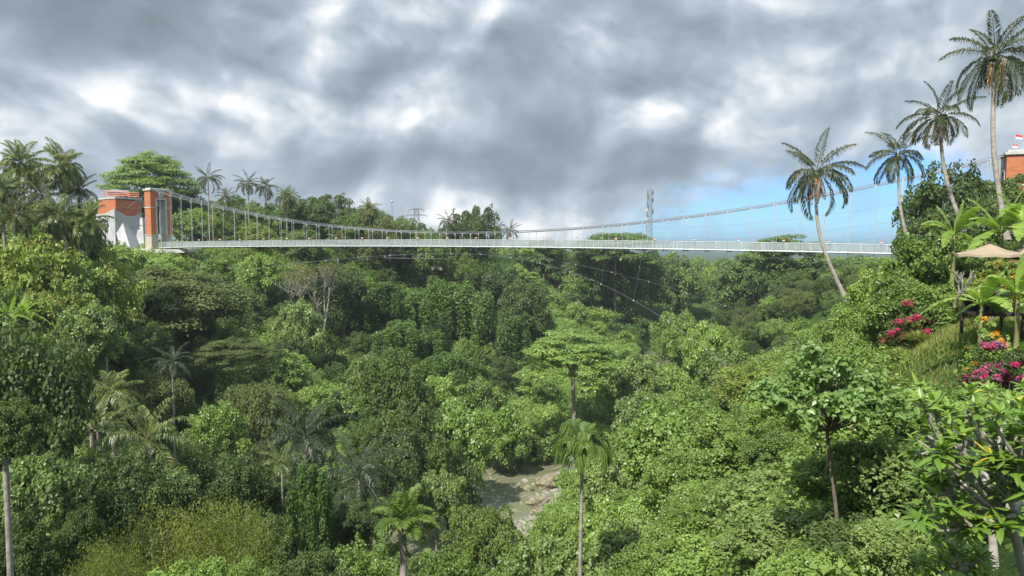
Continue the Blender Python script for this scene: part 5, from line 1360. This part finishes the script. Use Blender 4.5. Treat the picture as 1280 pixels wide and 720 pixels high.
# --- canopy filling the slopes between the landmark trees
SPOTS = [(o.location.x, o.location.y) for o in bpy.data.objects if o.type == 'EMPTY' and o.get('category') == 'tree']
CREST = [(660, 640), (700, 606), (760, 562), (800, 530), (880, 474), (960, 436), (1010, 404), (1060, 376), (1110, 356), (1300, 330)]
def crest_y(px): return np.interp(px, [c[0] for c in CREST], [c[1] for c in CREST])
def fill():
    rng = np.random.default_rng(31); placed = list(SPOTS); n = 0; hits = {}
    cand = scatter(20000, -110, 125, 34, 262, rng); G = ground(cand[:, 0], cand[:, 1]); rd = river_dist(cand[:, 0], cand[:, 1])
    for i in rng.permutation(len(cand)):
        x, y = cand[i]; g = G[i]
        if rd[i] < 12: continue
        near = y < 60; W = rng.uniform(3.4, 5.0) if near else rng.uniform(4.8, 9.5) ** 1.0; H = W * rng.uniform(.75, 1.1)
        px, py = proj(x, y, g + H); wp = W * F / y * .5
        if px < -60 or px > 1330 or py > 760: continue
        if y > 170 and px < 640 and py < 318: continue
        if py < np.interp(px, [0, 120, 210, 640, 900], [300, 306, 320, 330, 324]): continue
        right = px > 700 and y < 112
        if right and py < crest_y(px) + 4: continue
        if y < 112 and 585 - wp < px < 735 + wp and py < 668 and rd[i] < 200 and not (px > 690 and py > 620): continue       # keep the river in sight
        if 640 < px < 790 and y < 138 and y > 100 and py < 560: continue      # the umbrella tree trunk
        if 260 < px < 410 and 385 < py < 480 and y < 148: continue            # sunlit open slope
        if px > 985 and y < 40: continue
        sep = .58 if y < 150 else .66
        if any((x - a) ** 2 + (y - b) ** 2 < (W * sep) ** 2 for a, b in placed): continue
        placed.append((x, y)); n += 1
        if right:
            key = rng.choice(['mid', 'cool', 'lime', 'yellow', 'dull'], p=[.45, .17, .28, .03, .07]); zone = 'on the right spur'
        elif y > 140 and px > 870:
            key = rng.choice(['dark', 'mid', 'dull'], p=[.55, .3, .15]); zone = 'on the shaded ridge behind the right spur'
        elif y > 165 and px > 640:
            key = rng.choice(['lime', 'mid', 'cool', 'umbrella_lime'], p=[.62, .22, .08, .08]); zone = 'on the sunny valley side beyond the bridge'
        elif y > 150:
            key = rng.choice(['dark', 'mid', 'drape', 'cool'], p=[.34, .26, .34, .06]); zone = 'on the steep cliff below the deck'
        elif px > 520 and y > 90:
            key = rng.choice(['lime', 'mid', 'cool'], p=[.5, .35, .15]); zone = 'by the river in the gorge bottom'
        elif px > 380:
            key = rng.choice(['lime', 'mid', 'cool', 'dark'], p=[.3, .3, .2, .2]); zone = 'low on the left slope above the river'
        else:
            key = rng.choice(['dark', 'mid', 'dull', 'cool', 'yellow'], p=[.40, .34, .16, .08, .02]); zone = 'on the shaded left hillside'  # darker foliage here, with the cloud's shade also put into the leaf mix
        key = str(key)
        if near: key = {'mid': 'nearmid', 'cool': 'nearcool', 'lime': 'nearlime', 'dark': 'neardark'}.get(key, key)
        look = {'mid': 'mid green rounded tree', 'nearmid': 'small mid green tree', 'dark': 'dark green dense tree', 'neardark': 'small dark green tree', 'lime': 'bright lime green tree', 'nearlime': 'small bright green tree', 'cool': 'pale leaved green tree', 'nearcool': 'small pale leaved tree', 'yellow': 'yellow-green tree', 'dull': 'dull green airy tree', 'drape': 'creeper smothered tree', 'umbrella_lime': 'light green layered umbrella tree'}[key]
        if key == 'drape': W *= 1.25
        o = tree(key, x, y, g + H, W * (1.3 if key == 'umbrella_lime' else 1), None, 'tree', {'drape': 'creeper_clad_tree', 'umbrella_lime': 'umbrella_tree', 'dull': 'feathery_tree'}.get(key, 'small_tree' if near else 'broadleaf_tree'), group='trees ' + zone, bark='pale_bark' if rng.random() < .3 else 'bark')
        FILLED.append((o, look, zone, px, py + wp * .4))
        if n >= 560: break
FILLED = []
fill()
MARKS = [('creeper column', 387, 620), ('areca palm crown', 727, 550), ('short spiky palm', 503, 655), ('bare pale tree', 393, 350), ('bare soil patch', 310, 425), ('thatched hut', 545, 318),
 ('olive bamboo', 225, 660), ('broad arching palm', 187, 540), ('big dull spreading tree', 215, 365), ('white anchorage wall', 150, 300), ('central umbrella tree', 716, 440), ('pale lime tree', 888, 430),
 ('visible river', 650, 605), ('telecom mast', 811, 300), ('leaning palm foot', 1056, 372), ('big-leaved crown', 1040, 480), ('left edge pale trunk', 5, 650), ('olive round tree', 492, 470), ('bridge midspan', 640, 312), ('frangipani', 1190, 600)]
SHOWN = [12,18,20,21,22,25,26,29,31,32,33,42,43,46,57,58,65,72,73,78,79,80,82,84,85,87,88,89,91,92,93,99,106,111,113,114,120,124,126,130,131,136,138,142,149,152,156,160,168,174,175,177,179,182,185,186,193,202,203,205,208,210,213,216,217,225,230,232,233,234,243,251,253,254,255,256,257,261,272,275,279,285,294,295,296,297,299,302,303,307,309,311,312,316,317,321,322,324,326,328,330,331,333,350,355,356,359,378,382,397,398,399,401,402,405,406,413,415,416,418,419,425,428,442,453,456,462,467,475,484,487,488,492,493,498,504,511,512,513,518,519,524,525,526,536,540,544]   # fill trees that other crowns hide entirely are left out
def prune_and_label():
    shown = set(i for i in SHOWN if not (i % 3 and FILLED[i][2].startswith('on the sunny valley side'))); keep = [f for i, f in enumerate(FILLED) if i in shown]
    for i, f in enumerate(FILLED):
        if i not in shown:
            for c in list(f[0].children): bpy.data.objects.remove(c)
            bpy.data.objects.remove(f[0])
    bins = {}
    for o, look, zone, px, py in keep:
        m, mx, my = min(MARKS, key=lambda k: (k[1] - px) ** 2 + ((k[2] - py) * 1.3) ** 2)
        dx, dy = px - mx, py - my
        side = ('right of' if dx > 0 else 'left of') if abs(dx) > abs(dy) else ('below' if dy > 0 else 'above')
        bins.setdefault((look, side, m), []).append((math.hypot(dx, dy), o))
    ORD = ['nearest', 'second nearest', 'third nearest', 'fourth nearest', 'fifth nearest', 'sixth nearest', 'seventh nearest', 'eighth nearest', 'ninth nearest', 'tenth nearest'] + [w + ' nearest' for w in ('eleventh', 'twelfth', 'thirteenth', 'fourteenth', 'fifteenth', 'sixteenth', 'seventeenth', 'eighteenth', 'nineteenth', 'twentieth')]
    for (look, side, m), v in bins.items():
        v.sort(key=lambda q: q[0])
        for k, (dd, o) in enumerate(v):
            the = m if m.startswith('pale trunk') else m
            o['label'] = f"{look} {side} the {the}" if len(v) == 1 else f"{look} {side} the {the}, {ORD[min(k, 19)]} such tree"
prune_and_label()

# --- last plants in front: they close the gaps under the palm crowns
for key, px, py, d, w, sq, lb, bk in [
    ('cool', 200, 590, 58, 80, .8, 'pale leaved bush under the broad arching palm', 'bark'),
    ('mid', 128, 566, 62, 76, .9, 'mid green bush under the palm with the fresh green centre frond', 'bark'),
    ('dark', 352, 600, 64, 60, 1, 'dark bush directly left of the creeper column', 'bark'),
    ('dark', 446, 622, 60, 66, .9, 'dark bush under the low arching sugar palm', 'bark'),
    ('neardark', 2, 500, 36, 84, 1.2, 'leafy tree with straight pale trunk standing at the left edge', 'pale_bark')]:
    T(key, px, py, d, w, lb, squash=sq, group='plants under the palms of the left slope' if bk == 'bark' else None, keep=True, bark=bk, trunk_r=.16 if bk != 'bark' else None, cat='bush' if 'bush' in lb else 'tree', name='bush' if 'bush' in lb else 'broadleaf_tree')
